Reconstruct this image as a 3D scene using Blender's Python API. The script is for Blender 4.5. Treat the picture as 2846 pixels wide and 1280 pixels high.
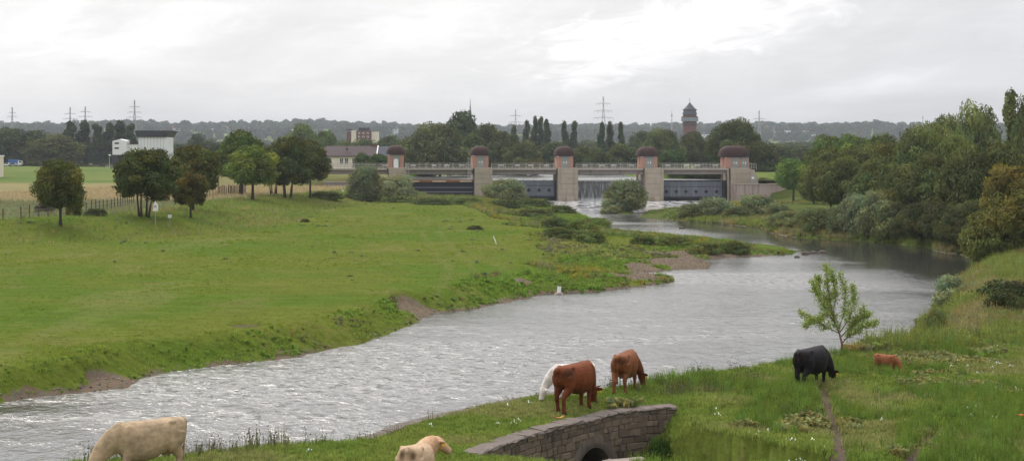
import bpy, math, random
import numpy as np
from mathutils import Vector, Matrix

for _o in list(bpy.data.objects):
    bpy.data.objects.remove(_o)
SC = bpy.context.scene
COL = SC.collection

# ------------------------------------------------------------------ camera, sky, sun, exposure
F, U0, V0, CH = 4000.0, 1423.0, 440.0, 10.3      # focal length, principal column, horizon row (photo pixels), eye height
cam_d = bpy.data.cameras.new('camera')
cam = bpy.data.objects.new('camera', cam_d)
COL.objects.link(cam)
cam.location = (0, 0, CH)
cam.rotation_euler = (math.radians(90), 0, 0)
cam_d.sensor_width = 36
cam_d.lens = 36 * F / 2846
cam_d.shift_y = -200 / 2846
cam_d.clip_start = 0.5
cam_d.clip_end = 20000
SC.camera = cam

SUN_EL, SUN_AZ = 48.0, -35.0                     # degrees; azimuth from +y towards +x
world = bpy.data.worlds.new('World')
SC.world = world
world.use_nodes = True
wn, wl = world.node_tree.nodes, world.node_tree.links
wn.clear()


class NT:
    """small helper to write node trees as expressions"""
    def __init__(s, nodes, links):
        s.n, s.l = nodes, links

    def new(s, t, **kw):
        nd = s.n.new(t)
        for k, v in kw.items():
            setattr(nd, k, v)
        return nd

    def set(s, sock, v):
        if hasattr(v, 'is_output'):
            s.l.new(v, sock)
        elif isinstance(v, (tuple, list)):
            if sock.type == 'RGBA' and len(v) == 3:
                v = tuple(v) + (1.0,)
            sock.default_value = v
        else:
            sock.default_value = v

    def math(s, op, a, b=0.0, c=None, clamp=False):
        nd = s.new('ShaderNodeMath', operation=op, use_clamp=clamp)
        s.set(nd.inputs[0], a)
        s.set(nd.inputs[1], b)
        if c is not None:
            s.set(nd.inputs[2], c)
        return nd.outputs[0]

    def vmath(s, op, a, b=None):
        nd = s.new('ShaderNodeVectorMath', operation=op)
        s.set(nd.inputs[0], a)
        if b is not None:
            s.set(nd.inputs[1], b)
        return nd.outputs['Value'] if op in ('DOT_PRODUCT', 'LENGTH') else nd.outputs[0]

    def mix(s, f, a, b, mode='MIX'):
        nd = s.new('ShaderNodeMix', data_type='RGBA', blend_type=mode)
        s.set(nd.inputs[0], f)
        s.set(nd.inputs[6], a)
        s.set(nd.inputs[7], b)
        return nd.outputs[2]

    def ramp(s, f, stops):
        nd = s.new('ShaderNodeMapRange', interpolation_type='SMOOTHSTEP')
        s.set(nd.inputs['Value'], f)
        for k, v in zip(('From Min', 'From Max', 'To Min', 'To Max'), stops):
            s.set(nd.inputs[k], v)
        return nd.outputs[0]

    def noise(s, vec, scale, detail=3.0, rough=0.55, dist=0.0):
        nd = s.new('ShaderNodeTexNoise')
        if vec is not None:
            s.set(nd.inputs['Vector'], vec)
        s.set(nd.inputs['Scale'], scale)
        s.set(nd.inputs['Detail'], detail)
        s.set(nd.inputs['Roughness'], rough)
        s.set(nd.inputs['Distortion'], dist)
        return nd.outputs[0]

    def mapping(s, vec, loc=(0, 0, 0), rot=(0, 0, 0), scale=(1, 1, 1)):
        nd = s.new('ShaderNodeMapping')
        s.set(nd.inputs['Vector'], vec)
        nd.inputs['Location'].default_value = loc
        nd.inputs['Rotation'].default_value = rot
        nd.inputs['Scale'].default_value = scale
        return nd.outputs[0]


def build_world():
    t = NT(wn, wl)
    out = t.new('ShaderNodeOutputWorld')
    sky = t.new('ShaderNodeTexSky', sky_type='NISHITA', sun_disc=False)
    sky.sun_elevation = math.radians(SUN_EL)
    sky.sun_rotation = math.radians(SUN_AZ)
    bg1 = t.new('ShaderNodeBackground')
    t.set(bg1.inputs[0], sky.outputs[0])
    bg1.inputs[1].default_value = 0.10
    # overcast layer
    d = t.new('ShaderNodeTexCoord').outputs['Generated']
    sep = t.new('ShaderNodeSeparateXYZ')
    t.l.new(d, sep.inputs[0])
    x, y, z = sep.outputs
    zz = t.math('ADD', t.math('MAXIMUM', z, 0.0), 0.05)
    comb = t.new('ShaderNodeCombineXYZ')
    t.l.new(t.math('DIVIDE', x, zz), comb.inputs[0])
    t.l.new(t.math('DIVIDE', y, zz), comb.inputs[1])
    p = comb.outputs[0]
    big = t.noise(p, 0.35, 5, 0.55, 0.4)
    fine = t.noise(p, 1.3, 7, 0.6, 0.8)
    c2 = t.new('ShaderNodeCombineXYZ')           # cloud shapes low over the horizon, by bearing and height
    t.l.new(x, c2.inputs[0])
    t.l.new(t.math('MULTIPLY_ADD', z, 3.2, t.math('MULTIPLY', x, -0.35)), c2.inputs[2])
    t.l.new(t.math('MULTIPLY', y, 0.4), c2.inputs[1])
    wisp = t.noise(c2.outputs[0], 26.0, 8, 0.62, 1.2)
    puff = t.noise(c2.outputs[0], 9.0, 6, 0.55, 0.6)
    # general grey of the cover
    v = t.math('MULTIPLY_ADD', t.math('SUBTRACT', big, 0.5), 0.24, 0.80)
    v = t.math('ADD', v, t.math('MULTIPLY', t.math('SUBTRACT', fine, 0.5), 0.07))
    v = t.math('ADD', v, t.math('MULTIPLY', t.math('SUBTRACT', puff, 0.5), 0.34))
    v = t.math('ADD', v, t.math('MULTIPLY', t.math('SUBTRACT', wisp, 0.5), 0.09))
    # brighter towards the veiled sun
    sd = (math.sin(math.radians(SUN_AZ)) * math.cos(math.radians(SUN_EL)),
          math.cos(math.radians(SUN_AZ)) * math.cos(math.radians(SUN_EL)), math.sin(math.radians(SUN_EL)))
    dt = t.vmath('DOT_PRODUCT', d, sd)
    v = t.math('MULTIPLY', v, t.ramp(dt, (0.25, 0.78, 0.76, 1.05)))
    # an overcast sky is brighter overhead than at the horizon
    v = t.math('MULTIPLY', v, t.math('MULTIPLY_ADD', t.math('MAXIMUM', z, 0.0), 1.35, 1.0))
    # bright cloud banks
    ysafe = t.math('MAXIMUM', y, 0.05)
    a = t.math('DIVIDE', x, ysafe)
    e = t.math('DIVIDE', z, ysafe)
    c3 = t.new('ShaderNodeCombineXYZ')
    t.l.new(a, c3.inputs[0])
    t.l.new(e, c3.inputs[1])
    banks = [(0.120, 0.090, 17, 0.085, 0.020, 0.32), (0.055, 0.083, 8, 0.050, 0.012, 0.18),
             (0.255, 0.052, 12, 0.050, 0.007, 0.16), (-0.05, 0.096, 10, 0.060, 0.014, 0.15),
             (-0.25, 0.088, 12, 0.050, 0.012, 0.17), (-0.32, 0.098, 30, 0.040, 0.010, 0.14),
             (-0.09, 0.052, 8, 0.040, 0.006, 0.09), (0.20, 0.098, 25, 0.05, 0.012, 0.10),
             (-0.29, 0.073, -10, 0.05, 0.012, 0.08), (-0.55, 0.12, 15, 0.10, 0.02, 0.14), (0.50, 0.10, 12, 0.10, 0.02, 0.13)]
    for (a0, e0, ang, la, le, amp) in banks:
        q = t.vmath('SUBTRACT', c3.outputs[0], (a0, e0, 0))
        rot = t.new('ShaderNodeVectorRotate', rotation_type='Z_AXIS')
        t.l.new(q, rot.inputs[0])
        rot.inputs['Angle'].default_value = -math.radians(ang)
        s2 = t.vmath('MULTIPLY', rot.outputs[0], (1 / la, 1 / le, 0))
        ln = t.math('ADD', t.vmath('LENGTH', s2), t.math('MULTIPLY', t.math('SUBTRACT', wisp, 0.5), 3.6))
        v = t.math('ADD', v, t.math('MULTIPLY', t.ramp(ln, (1.9, -0.2, 0.0, 1.0)), amp))
    # whiter near the sun, faintly blue-grey away from it
    cool = t.mix(t.ramp(dt, (0.30, 0.68, 0.0, 1.0)), (0.975, 0.98, 1.005), (1.015, 0.99, 0.975))
    low = t.ramp(z, (0.0, 0.07, 1.0, 0.0))
    cool = t.mix(t.math('MULTIPLY', low, 0.55), cool, (1.03, 0.985, 0.965))
    cc = t.vmath('SCALE', cool)
    t.l.new(v, cc.node.inputs['Scale'])
    bg2 = t.new('ShaderNodeBackground')
    t.l.new(cc, bg2.inputs[0])
    bg2.inputs[1].default_value = 1.0
    mx = t.new('ShaderNodeMixShader')
    mx.inputs[0].default_value = 0.96
    t.l.new(bg1.outputs[0], mx.inputs[1])
    t.l.new(bg2.outputs[0], mx.inputs[2])
    t.l.new(mx.outputs[0], out.inputs[0])


build_world()
world.cycles.sampling_method = 'MANUAL'
world.cycles.sample_map_resolution = 128
sun_d = bpy.data.lights.new('sun', 'SUN')
sun = bpy.data.objects.new('sun', sun_d)
COL.objects.link(sun)
sun_d.energy = 1.4
sun_d.angle = math.radians(18)
sun_d.color = (1.0, 0.94, 0.84)
_sd = Vector((math.sin(math.radians(SUN_AZ)) * math.cos(math.radians(SUN_EL)),
              math.cos(math.radians(SUN_AZ)) * math.cos(math.radians(SUN_EL)), math.sin(math.radians(SUN_EL))))
sun.rotation_euler = (-_sd).to_track_quat('-Z', 'Y').to_euler()
sun.location = _sd * 200

SC.view_settings.view_transform = 'Standard'
SC.view_settings.look = 'None'
SC.view_settings.gamma = 1.0
SC.view_settings.exposure = 0.14
SC.view_settings.use_curve_mapping = False
SC.render.engine = 'CYCLES'
SC.cycles.use_denoising = True
try:
    SC.cycles.denoiser = 'OPENIMAGEDENOISE'
except Exception:
    pass
SC.cycles.max_bounces = 5
SC.cycles.diffuse_bounces = 3
SC.cycles.glossy_bounces = 2
SC.cycles.transmission_bounces = 2
SC.cycles.transparent_max_bounces = 6
SC.cycles.volume_bounces = 0
SC.cycles.use_fast_gi = False

# ------------------------------------------------------------------ helpers
rng = np.random.RandomState(7)
random.seed(7)


def tag(o, label=None, cat=None, group=None, kind=None):
    for k, v in (('label', label), ('category', cat), ('group', group), ('kind', kind)):
        if v:
            o[k] = v
    return o


def empty(name, loc, rz=0.0):
    o = bpy.data.objects.new(name, None)
    COL.objects.link(o)
    o.location = loc
    o.rotation_euler = (0, 0, rz)
    o.empty_display_size = 0.3
    return o


def mesh_np(name, V, faces, mat=None, smooth=False):
    """faces: (n,k) int array"""
    V = np.asarray(V, dtype=np.float32)
    faces = np.asarray(faces, dtype=np.int32)
    me = bpy.data.meshes.new(name)
    n, k = faces.shape
    me.vertices.add(len(V))
    me.vertices.foreach_set('co', V.ravel())
    me.loops.add(n * k)
    me.loops.foreach_set('vertex_index', faces.ravel())
    me.polygons.add(n)
    me.polygons.foreach_set('loop_start', np.arange(0, n * k, k, dtype=np.int32))
    me.polygons.foreach_set('use_smooth', np.full(n, bool(smooth)))
    me.update(calc_edges=True)
    if mat:
        me.materials.append(mat)
    return me


def obj(name, me, parent=None, loc=None):
    o = bpy.data.objects.new(name, me)
    COL.objects.link(o)
    if parent is not None:
        o.parent = parent
    if loc is not None:
        o.location = loc
    return o


class MB:
    """mesh builder: several shaped pieces become ONE mesh"""
    def __init__(s):
        s.v, s.f = [], []

    def add(s, verts, faces):
        b = len(s.v)
        s.v += [tuple(p) for p in verts]
        s.f += [tuple(i + b for i in f) for f in faces]
        return s

    def box(s, x0, x1, y0, y1, z0, z1, bev=0.0, M=None):
        if bev:
            b = bev
            vs, fs = [], []
            for z, i in ((z0, b), (z0 + b, 0), (z1 - b, 0), (z1, b)):
                for (cx, sx) in ((x0, 1), (x1, -1)):
                    pass
                vs += [(x0 + i + b * (i == 0), y0 + i, z), (x1 - i - b * (i == 0), y0 + i, z),
                       (x1 - i, y0 + i + b * (i == 0), z), (x1 - i, y1 - i - b * (i == 0), z),
                       (x1 - i - b * (i == 0), y1 - i, z), (x0 + i + b * (i == 0), y1 - i, z),
                       (x0 + i, y1 - i - b * (i == 0), z), (x0 + i, y0 + i + b * (i == 0), z)]
            for r in range(3):
                for k in range(8):
                    fs.append((r * 8 + k, r * 8 + (k + 1) % 8, r * 8 + 8 + (k + 1) % 8, r * 8 + 8 + k))
            fs.append(tuple(range(7, -1, -1)))
            fs.append(tuple(range(24, 32)))
        else:
            vs = [(x0, y0, z0), (x1, y0, z0), (x1, y1, z0), (x0, y1, z0), (x0, y0, z1), (x1, y0, z1), (x1, y1, z1), (x0, y1, z1)]
            fs = [(3, 2, 1, 0), (4, 5, 6, 7), (0, 1, 5, 4), (1, 2, 6, 5), (2, 3, 7, 6), (3, 0, 4, 7)]
        if M is not None:
            vs = [tuple(M @ Vector(p)) for p in vs]
        return s.add(vs, fs)

    def tube(s, pts, rad, n=6, caps=True, up=(0, 0, 1)):
        """rad: per point a number or (side, vertical) pair"""
        pts = [Vector(p) for p in pts]
        vs = []
        for i, p in enumerate(pts):
            d = (pts[min(i + 1, len(pts) - 1)] - pts[max(i - 1, 0)])
            d = d.normalized() if d.length > 1e-9 else Vector((0, 0, 1))
            u = Vector(up)
            if abs(d.dot(u)) > 0.97:
                u = Vector((1, 0, 0))
            a = d.cross(u).normalized()
            b = a.cross(d).normalized()
            r = rad[i] if isinstance(rad, (list, tuple)) else rad
            ra, rb = r if isinstance(r, (list, tuple)) else (r, r)
            for k in range(n):
                t = 2 * math.pi * k / n
                vs.append(tuple(p + a * (ra * math.cos(t)) + b * (rb * math.sin(t))))
        fs = []
        for i in range(len(pts) - 1):
            for k in range(n):
                fs.append((i * n + k, i * n + (k + 1) % n, (i + 1) * n + (k + 1) % n, (i + 1) * n + k))
        if caps:
            fs.append(tuple(range(n - 1, -1, -1)))
            fs.append(tuple(range((len(pts) - 1) * n, len(pts) * n)))
        return s.add(vs, fs)

    def bar(s, a, b, r, n=4):
        return s.tube([a, b], [r, r], n)

    def lathe(s, prof, n=20, c=(0, 0)):
        vs, fs = [], []
        for (r, z) in prof:
            for k in range(n):
                t = 2 * math.pi * (k + 0.5) / n
                vs.append((c[0] + r * math.cos(t), c[1] + r * math.sin(t), z))
        for i in range(len(prof) - 1):
            for k in range(n):
                fs.append((i * n + k, i * n + (k + 1) % n, (i + 1) * n + (k + 1) % n, (i + 1) * n + k))
        fs.append(tuple(range(n - 1, -1, -1)))
        fs.append(tuple(range((len(prof) - 1) * n, len(prof) * n)))
        return s.add(vs, fs)

    def ball(s, c, r, n=10, m=6, M=None):
        r = r if isinstance(r, (tuple, list)) else (r, r, r)
        vs, fs = [(0, 0, -r[2])], []
        for i in range(1, m):
            ph = -math.pi / 2 + math.pi * i / m
            for k in range(n):
                t = 2 * math.pi * k / n
                vs.append((r[0] * math.cos(ph) * math.cos(t), r[1] * math.cos(ph) * math.sin(t), r[2] * math.sin(ph)))
        vs.append((0, 0, r[2]))
        for k in range(n):
            fs.append((0, 1 + (k + 1) % n, 1 + k))
            fs.append((len(vs) - 1, 1 + (m - 2) * n + k, 1 + (m - 2) * n + (k + 1) % n))
        for i in range(m - 2):
            for k in range(n):
                fs.append((1 + i * n + k, 1 + i * n + (k + 1) % n, 1 + (i + 1) * n + (k + 1) % n, 1 + (i + 1) * n + k))
        if M is not None:
            vs = [tuple(M @ Vector(p)) for p in vs]
        vs = [(p[0] + c[0], p[1] + c[1], p[2] + c[2]) for p in vs]
        return s.add(vs, fs)

    def prism(s, poly, y0, y1):
        """poly in x,z extruded along y"""
        n = len(poly)
        vs = [(p[0], y0, p[1]) for p in poly] + [(p[0], y1, p[1]) for p in poly]
        fs = [tuple(range(n)), tuple(range(2 * n - 1, n - 1, -1))]
        for k in range(n):
            fs.append((k, n + k, n + (k + 1) % n, (k + 1) % n))
        return s.add(vs, fs)

    def mesh(s, name, mat=None, smooth=False):
        me = bpy.data.meshes.new(name)
        me.from_pydata(s.v, [], s.f)
        if smooth:
            for p in me.polygons:
                p.use_smooth = True
        me.update()
        if mat:
            me.materials.append(mat)
        return me

    def build(s, name, mat, parent=None, loc=None, smooth=False):
        return obj(name, s.mesh(name, mat, smooth), parent, loc)


def smooth(a, b, x):
    t = np.clip((x - a) / (b - a), 0, 1)
    return t * t * (3 - 2 * t)


def vnoise(x, y, s=0):
    xi, yi = np.floor(x), np.floor(y)
    fx, fy = x - xi, y - yi
    fx, fy = fx * fx * (3 - 2 * fx), fy * fy * (3 - 2 * fy)

    def hsh(a, b):
        h = np.sin(a * 127.1 + b * 311.7 + s * 74.7) * 43758.5453
        return h - np.floor(h)
    return (hsh(xi, yi) * (1 - fx) + hsh(xi + 1, yi) * fx) * (1 - fy) + (hsh(xi, yi + 1) * (1 - fx) + hsh(xi + 1, yi + 1) * fx) * fy


def fbm(x, y, s=0, o=4):
    r, a, n = 0, 1.0, 0
    for i in range(o):
        r = r + a * vnoise(x * 2 ** i, y * 2 ** i, s + i * 13)
        n += a
        a *= 0.5
    return r / n


def P(u, v, z):
    """ground-plane point at height z seen at photo pixel u, v"""
    y = F * (CH - z) / (v - V0)
    return ((u - U0) * y / F, y)


def X(u, y):
    return (u - U0) * y / F


def Z(v, y):
    return CH - (v - V0) * y / F


def seg_dist(x, y, pts, closed=False):
    """distance to a polyline, arc position of the nearest point, and the side (+ = left of travel)"""
    best = np.full(x.shape, 1e9)
    arc = np.zeros(x.shape)
    side = np.zeros(x.shape)
    L = 0.0
    n = len(pts)
    for i in range(n if closed else n - 1):
        ax, ay = pts[i]
        bx, by = pts[(i + 1) % n]
        dx, dy = bx - ax, by - ay
        l2 = dx * dx + dy * dy + 1e-12
        t = np.clip(((x - ax) * dx + (y - ay) * dy) / l2, 0, 1)
        ex, ey = x - (ax + t * dx), y - (ay + t * dy)
        d = np.sqrt(ex * ex + ey * ey)
        m = d < best
        best = np.where(m, d, best)
        arc = np.where(m, L + t * math.sqrt(l2), arc)
        side = np.where(m, np.sign(dx * (y - ay) - dy * (x - ax)), side)
        L += math.sqrt(l2)
    return best, arc, side


def inside(x, y, pts):
    r = np.zeros(x.shape, bool)
    n = len(pts)
    for i in range(n):
        ax, ay = pts[i]
        bx, by = pts[(i + 1) % n]
        c = ((ay > y) != (by > y))
        with np.errstate(divide='ignore', invalid='ignore'):
            xi = (bx - ax) * (y - ay) / (by - ay + 1e-12) + ax
        r ^= c & (x < xi)
    return r


# ------------------------------------------------------------------ the lie of the land (metres, river surface = 0)
LEFT_SHORE = [(-150, 25), (-60, 48)] + [P(u, v, 0) for u, v in (
    (0, 1116), (342, 1077), (381, 1050), (475, 1033), (663, 1011), (806, 994), (840, 983), (994, 959), (1050, 939), (1105, 915),
    (1182, 884), (1215, 871), (1304, 860), (1425, 834), (1525, 815), (1558, 814), (1657, 809), (1768, 798), (1867, 782), (1884, 777),
    (1812, 762), (1740, 760), (1878, 750), (1978, 746), (1972, 735), (1945, 726), (1989, 718), (2099, 713), (2205, 706), (2218, 697),
    (2190, 692), (2077, 676), (1933, 662), (1812, 650), (1676, 640), (1655, 614), (1578, 583), (1500, 567))] + [(4, 346), (-25, 349), (-27, 356)]
EDGE = [P(u, v, 2.5) for u, v in ((200, 1276), (500, 1263), (600, 1250), (760, 1232), (1045, 1215), (1130, 1182), (1250, 1152), (1480, 1104),
                                  (1620, 1088), (1800, 1065), (2000, 1035), (2250, 1000), (2350, 975), (2500, 945))]
_E = np.array(EDGE)
_T = np.gradient(_E, axis=0)
_T /= np.linalg.norm(_T, axis=1)[:, None]
NEAR_SHORE = [tuple(p) for p in (_E + np.stack([-_T[:, 1], _T[:, 0]], 1) * 1.3)]
RIGHT_SHORE = [P(u, v, 0) for u, v in ((2545, 915), (2590, 880), (2610, 850), (2640, 800), (2690, 770), (2720, 745), (2715, 722), (2580, 690), (2486, 677),
                                       (2330, 666), (2190, 658), (2127, 645), (2122, 634), (2000, 622), (1880, 613), (1775, 603))] + [
    (25, 275), (33, 294), (44, 305), (57, 312), (62, 330), (62, 356)]
RIVER = LEFT_SHORE + RIGHT_SHORE[::-1] + NEAR_SHORE[::-1] + [(-15, 35), (-40, 27), (-150, -10)]
LAKE = [(-28, 352), (-30, 410), (-12, 470), (8, 560), (36, 700), (60, 700), (36, 520), (33, 420), (38, 388), (51, 374), (54, 352)]
DYKE = [(-160, 150), (-75, 152), (-52, 155), (-44, 170), (-42.5, 193), (-44.5, 236), (-38, 272), (-30, 330), (-29, 350)]
WALLP = [P(u, v, 2.5) for u, v in ((1322, 1262), (1436, 1217), (1520, 1193), (1602, 1173), (1712, 1145), (1812, 1132), (1882, 1130))]
_wl = np.cumsum([0] + [math.dist(WALLP[i], WALLP[i + 1]) for i in range(len(WALLP) - 1)])
WALL_L = float(_wl[-1])
CENTRE_Y = [0, 20, 40, 50, 60, 75, 100, 120, 140, 155, 175, 200, 215, 240, 270, 300, 350, 9000]
CENTRE_X = [-260, -120, -50, -25, -3, 5, 15, 26, 34, 39, 39, 33, 29, 21, 18, 22, 25, 25]
# bare earth and gravel: photo column, row, half widths, is it a scooped erosion hollow
BARE = [(345, 1040, 120, 16, 1), (440, 1036, 60, 12, 1), (680, 938, 45, 9, 1), (1185, 858, 75, 13, 1), (1130, 846, 40, 8, 1),
        (1650, 806, 120, 8, 0), (1520, 808, 40, 5, 0), (1785, 740, 62, 15, 0), (1900, 722, 100, 14, 0), (1960, 700, 190, 6, 0), (1770, 762, 90, 9, 0), (2050, 711, 110, 5, 0),
        (1990, 622, 170, 9, 0), (2200, 660, 50, 4, 0), (1490, 815, 30, 8, 0), (1450, 790, 25, 5, 0), (880, 970, 45, 4, 0), (1060, 958, 30, 4, 0)]
PATHS = [[P(u, v, 2.45) for u, v in ((2285, 1085), (2300, 1140), (2325, 1200), (2335, 1250), (2330, 1310))],
         [P(u, v, 2.45) for u, v in ((2640, 1180), (2590, 1220), (2555, 1255), (2510, 1300))]]
CAR_TRACK = [P(u, v, 1.8) for u, v in ((1200, 640), (1205, 655), (1225, 680), (1265, 710), (1290, 740), (1240, 800), (1100, 860))]


def bare_mask(x, y):
    m = np.zeros(x.shape)
    s = np.zeros(x.shape)
    for (u, v, ru, rv, sc) in BARE:
        cx, cy = P(u, v, 0.5)
        rx, ry = ru * cy / F, rv * cy * cy / (F * 9.8)
        sl = X(u, 1.0)
        q = np.sqrt((((x - cx) - (y - cy) * sl) / rx) ** 2 + ((y - cy) / ry) ** 2)
        q = q + (fbm(x * 0.9, y * 0.45, 5, 3) - 0.5) * 1.1
        k = smooth(1.15, 0.75, q)
        m = np.maximum(m, k)
        if sc:
            s = np.maximum(s, k)
    return m, s


def river_d(x, y):
    d, _, _ = seg_dist(x, y, RIVER, True)
    d = np.where(inside(x, y, RIVER), -d, d)
    amp = np.clip(y / 90.0, 0.15, 1.4)
    # the far banks are ragged, the near one keeps its line
    near = (x > np.interp(y, CENTRE_Y, CENTRE_X)) & (y < 60)
    return d + (fbm(x / 2.2, y / 3.5, 3, 4) - 0.5) * amp * np.where(near, 0.5, 1.5)


def wall_frame(x, y):
    d, s, side = seg_dist(x, y, WALLP)
    return d * side, s        # + = behind the wall (river side)


def height(x, y, full=False):
    x = np.asarray(x, dtype=float)
    y = np.asarray(y, dtype=float)
    left = x < np.interp(y, CENTRE_Y, CENTRE_X)
    d = river_d(x, y)
    bare, scoop = bare_mask(x, y)
    # left: water meadow, spits and dyke
    wob = fbm(x / 7, y / 9, 11, 3)
    zt = 1.25 + 0.55 * smooth(2, 40, d) + (fbm(x / 9, y / 14, 2, 4) - 0.5) * 0.28
    zl = zt * smooth(-0.2, 1.4 + 2.2 * wob, d)
    low = smooth(-6, 8, x + 0.06 * np.maximum(y - 180, 0)) * smooth(100, 112, y) * smooth(352, 340, y)
    zl = zl * (1 - low) + low * np.minimum(zl, 0.12 + 0.055 * np.maximum(d, 0) + (fbm(x / 5, y / 7, 8, 3) - 0.4) * 0.35)
    zl = zl * (1 - scoop) + scoop * np.minimum(zl, 0.10 + 0.13 * np.maximum(d, 0))
    isl = np.exp(-(((x - 20.8) / 2.6) ** 2 + ((y - 272) / 6.0) ** 2)) * 1.4 - 0.5
    dd, _, sd = seg_dist(x, y, DYKE)
    dd = dd * sd
    up = smooth(-13, 0.5, dd)
    zl = zl * (1 - up) + up * (3.55 + (fbm(x / 12, y / 12, 4, 3) - 0.5) * 0.4)
    field = 3.6 + (fbm(x / 30, y / 40, 6, 3) - 0.5) * 0.5 + 3.2 * smooth(430, 600, y)
    fl = smooth(0, 6, dd) * (y > 100)
    zl = zl * (1 - fl) + fl * field
    # right: near pasture, wooded bank, bar and abutment
    zb = 2.5 - 0.9 * smooth(95, 140, y) - 0.5 * smooth(190, 225, y)
    zr = zb + (fbm(x / 3.2, y / 3.2, 21, 4) - 0.5) * 0.22 + smooth(6, 14, x) * (fbm(x / 2.0, y / 2.0, 22, 3) - 0.5) * 0.22
    rise = np.where(y < 62, smooth(-0.1, 1.4, d), smooth(-0.2, 4.5, d))
    zr = zr + 0.30 * smooth(37.2, 34.2, y) * smooth(-5.5, -7.5, x)
    zr = zr * rise
    bar = smooth(198, 215, y) * smooth(318, 305, y) * smooth(75, 62, x)
    zr = zr * (1 - bar) + bar * np.minimum(zr, 0.15 + 0.10 * np.maximum(d, 0))
    ab = smooth(343, 345, y) * smooth(60, 62, x)
    zr = zr * (1 - ab) + ab * (4.05 + 2.4 * smooth(350, 385, y))
    z = np.where(left, zl, zr)
    z = np.where(d < 0, np.maximum(-1.5, d * 0.45), z)
    z = np.maximum(z, np.where((y > 255) & (y < 290), isl, -9))
    # beyond the weir
    up2 = smooth(354, 358, y) * smooth(-95, -70, x)
    ld, _, _ = seg_dist(x, y, LAKE, True)
    ld = np.where(inside(x, y, LAKE), -ld, ld)
    zu = np.where(ld < 0, 3.2, 3.2 + (6.4 - 3.2) * smooth(0, 5, ld)) + (fbm(x / 20, y / 20, 9, 3) - 0.5) * 0.4
    z = z * (1 - up2) + up2 * zu
    # the hollow in front of the culvert wall
    wd, ws = wall_frame(x, y)
    nearw = (x > -5) & (x < 11) & (y > 24) & (y < 47)
    prof = np.interp(ws, [0, 0.4, 1.6, 3.0, 6.6, WALL_L - 1.6, WALL_L - 0.5, WALL_L], [0.0, 0.25, 0.9, 2.2, 2.3, 1.7, 0.8, 0.1])
    q = np.maximum(-wd, 0)
    dep = prof * (1 - 0.80 * smooth(2.0, 6.5, q))
    z = np.where(nearw & (wd < 0.22), np.maximum(z - dep, 0.14), z)
    z = np.where(nearw & (wd >= 0.0) & (wd < 1.5) & (ws > 0.05) & (ws < WALL_L - 0.05), np.minimum(z, 2.47 + 0.06 * fbm(x, y, 3, 2)), z)
    # trodden paths
    for pth in PATHS:
        pd, _, _ = seg_dist(x, y, pth)
        z = z - 0.10 * smooth(0.42, 0.15, pd + (fbm(x * 2, y * 2, 31, 2) - 0.5) * 0.25)
    # hills far behind
    r = np.hypot(x, y)
    az = np.where(y > 1, x / np.maximum(y, 1), np.sign(x) * 2)
    ridge = np.interp(az * F + U0, [-2000, 0, 300, 650, 930, 1200, 1500, 1900, 2200, 2500, 2846, 5000], [366, 364, 362, 364, 356, 366, 364, 361, 362, 368, 370, 372])
    top = CH + (V0 - ridge) * 3300 / F
    hill = smooth(1750, 3300, r) * (top - 7) + (fbm(x / 260, y / 260, 41, 4) - 0.5) * 26 * smooth(1700, 2600, r) * (1 - 0.7 * smooth(3000, 3300, r))
    z = z + np.where(r > 900, hill, 0)
    if full:
        return z, d, left, bare, dd, wd, ws
    return z


def hz(x, y):
    return float(height(np.array([x]), np.array([y]))[0])


def ground_at(u, v):
    """where the view ray through a photo pixel meets the ground"""
    ys = np.concatenate([np.arange(30, 130, 0.1), np.arange(130, 420, 0.4)])
    xs = (u - U0) * ys / F
    zr = CH - (v - V0) * ys / F
    g = height(xs, ys) - zr
    i = int(np.argmax(g > 0)) if (g > 0).any() else len(ys) - 1
    return Vector((xs[i], ys[i], height(xs[i:i + 1], ys[i:i + 1])[0]))

# ------------------------------------------------------------------ materials
def new_mat(name):
    m = bpy.data.materials.new(name)
    m.use_nodes = True
    m.node_tree.nodes.clear()
    t = NT(m.node_tree.nodes, m.node_tree.links)
    t.out = t.new('ShaderNodeOutputMaterial')
    t.m = m
    return t


def finish(t, color, rough=0.8, spec=0.3, bump=None, bump_s=0.3, bump_d=0.05, metallic=0.0, extra=None):
    b = t.new('ShaderNodeBsdfPrincipled')
    t.set(b.inputs['Base Color'], color)
    t.set(b.inputs['Roughness'], rough)
    t.set(b.inputs['Specular IOR Level'], spec)
    t.set(b.inputs['Metallic'], metallic)
    if bump is not None:
        bn = t.new('ShaderNodeBump')
        t.set(bn.inputs['Strength'], bump_s)
        t.set(bn.inputs['Distance'], bump_d)
        t.l.new(bump, bn.inputs['Height'])
        t.l.new(bn.outputs[0], b.inputs['Normal'])
    t.l.new(b.outputs[0], t.out.inputs[0])
    return t.m


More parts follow.
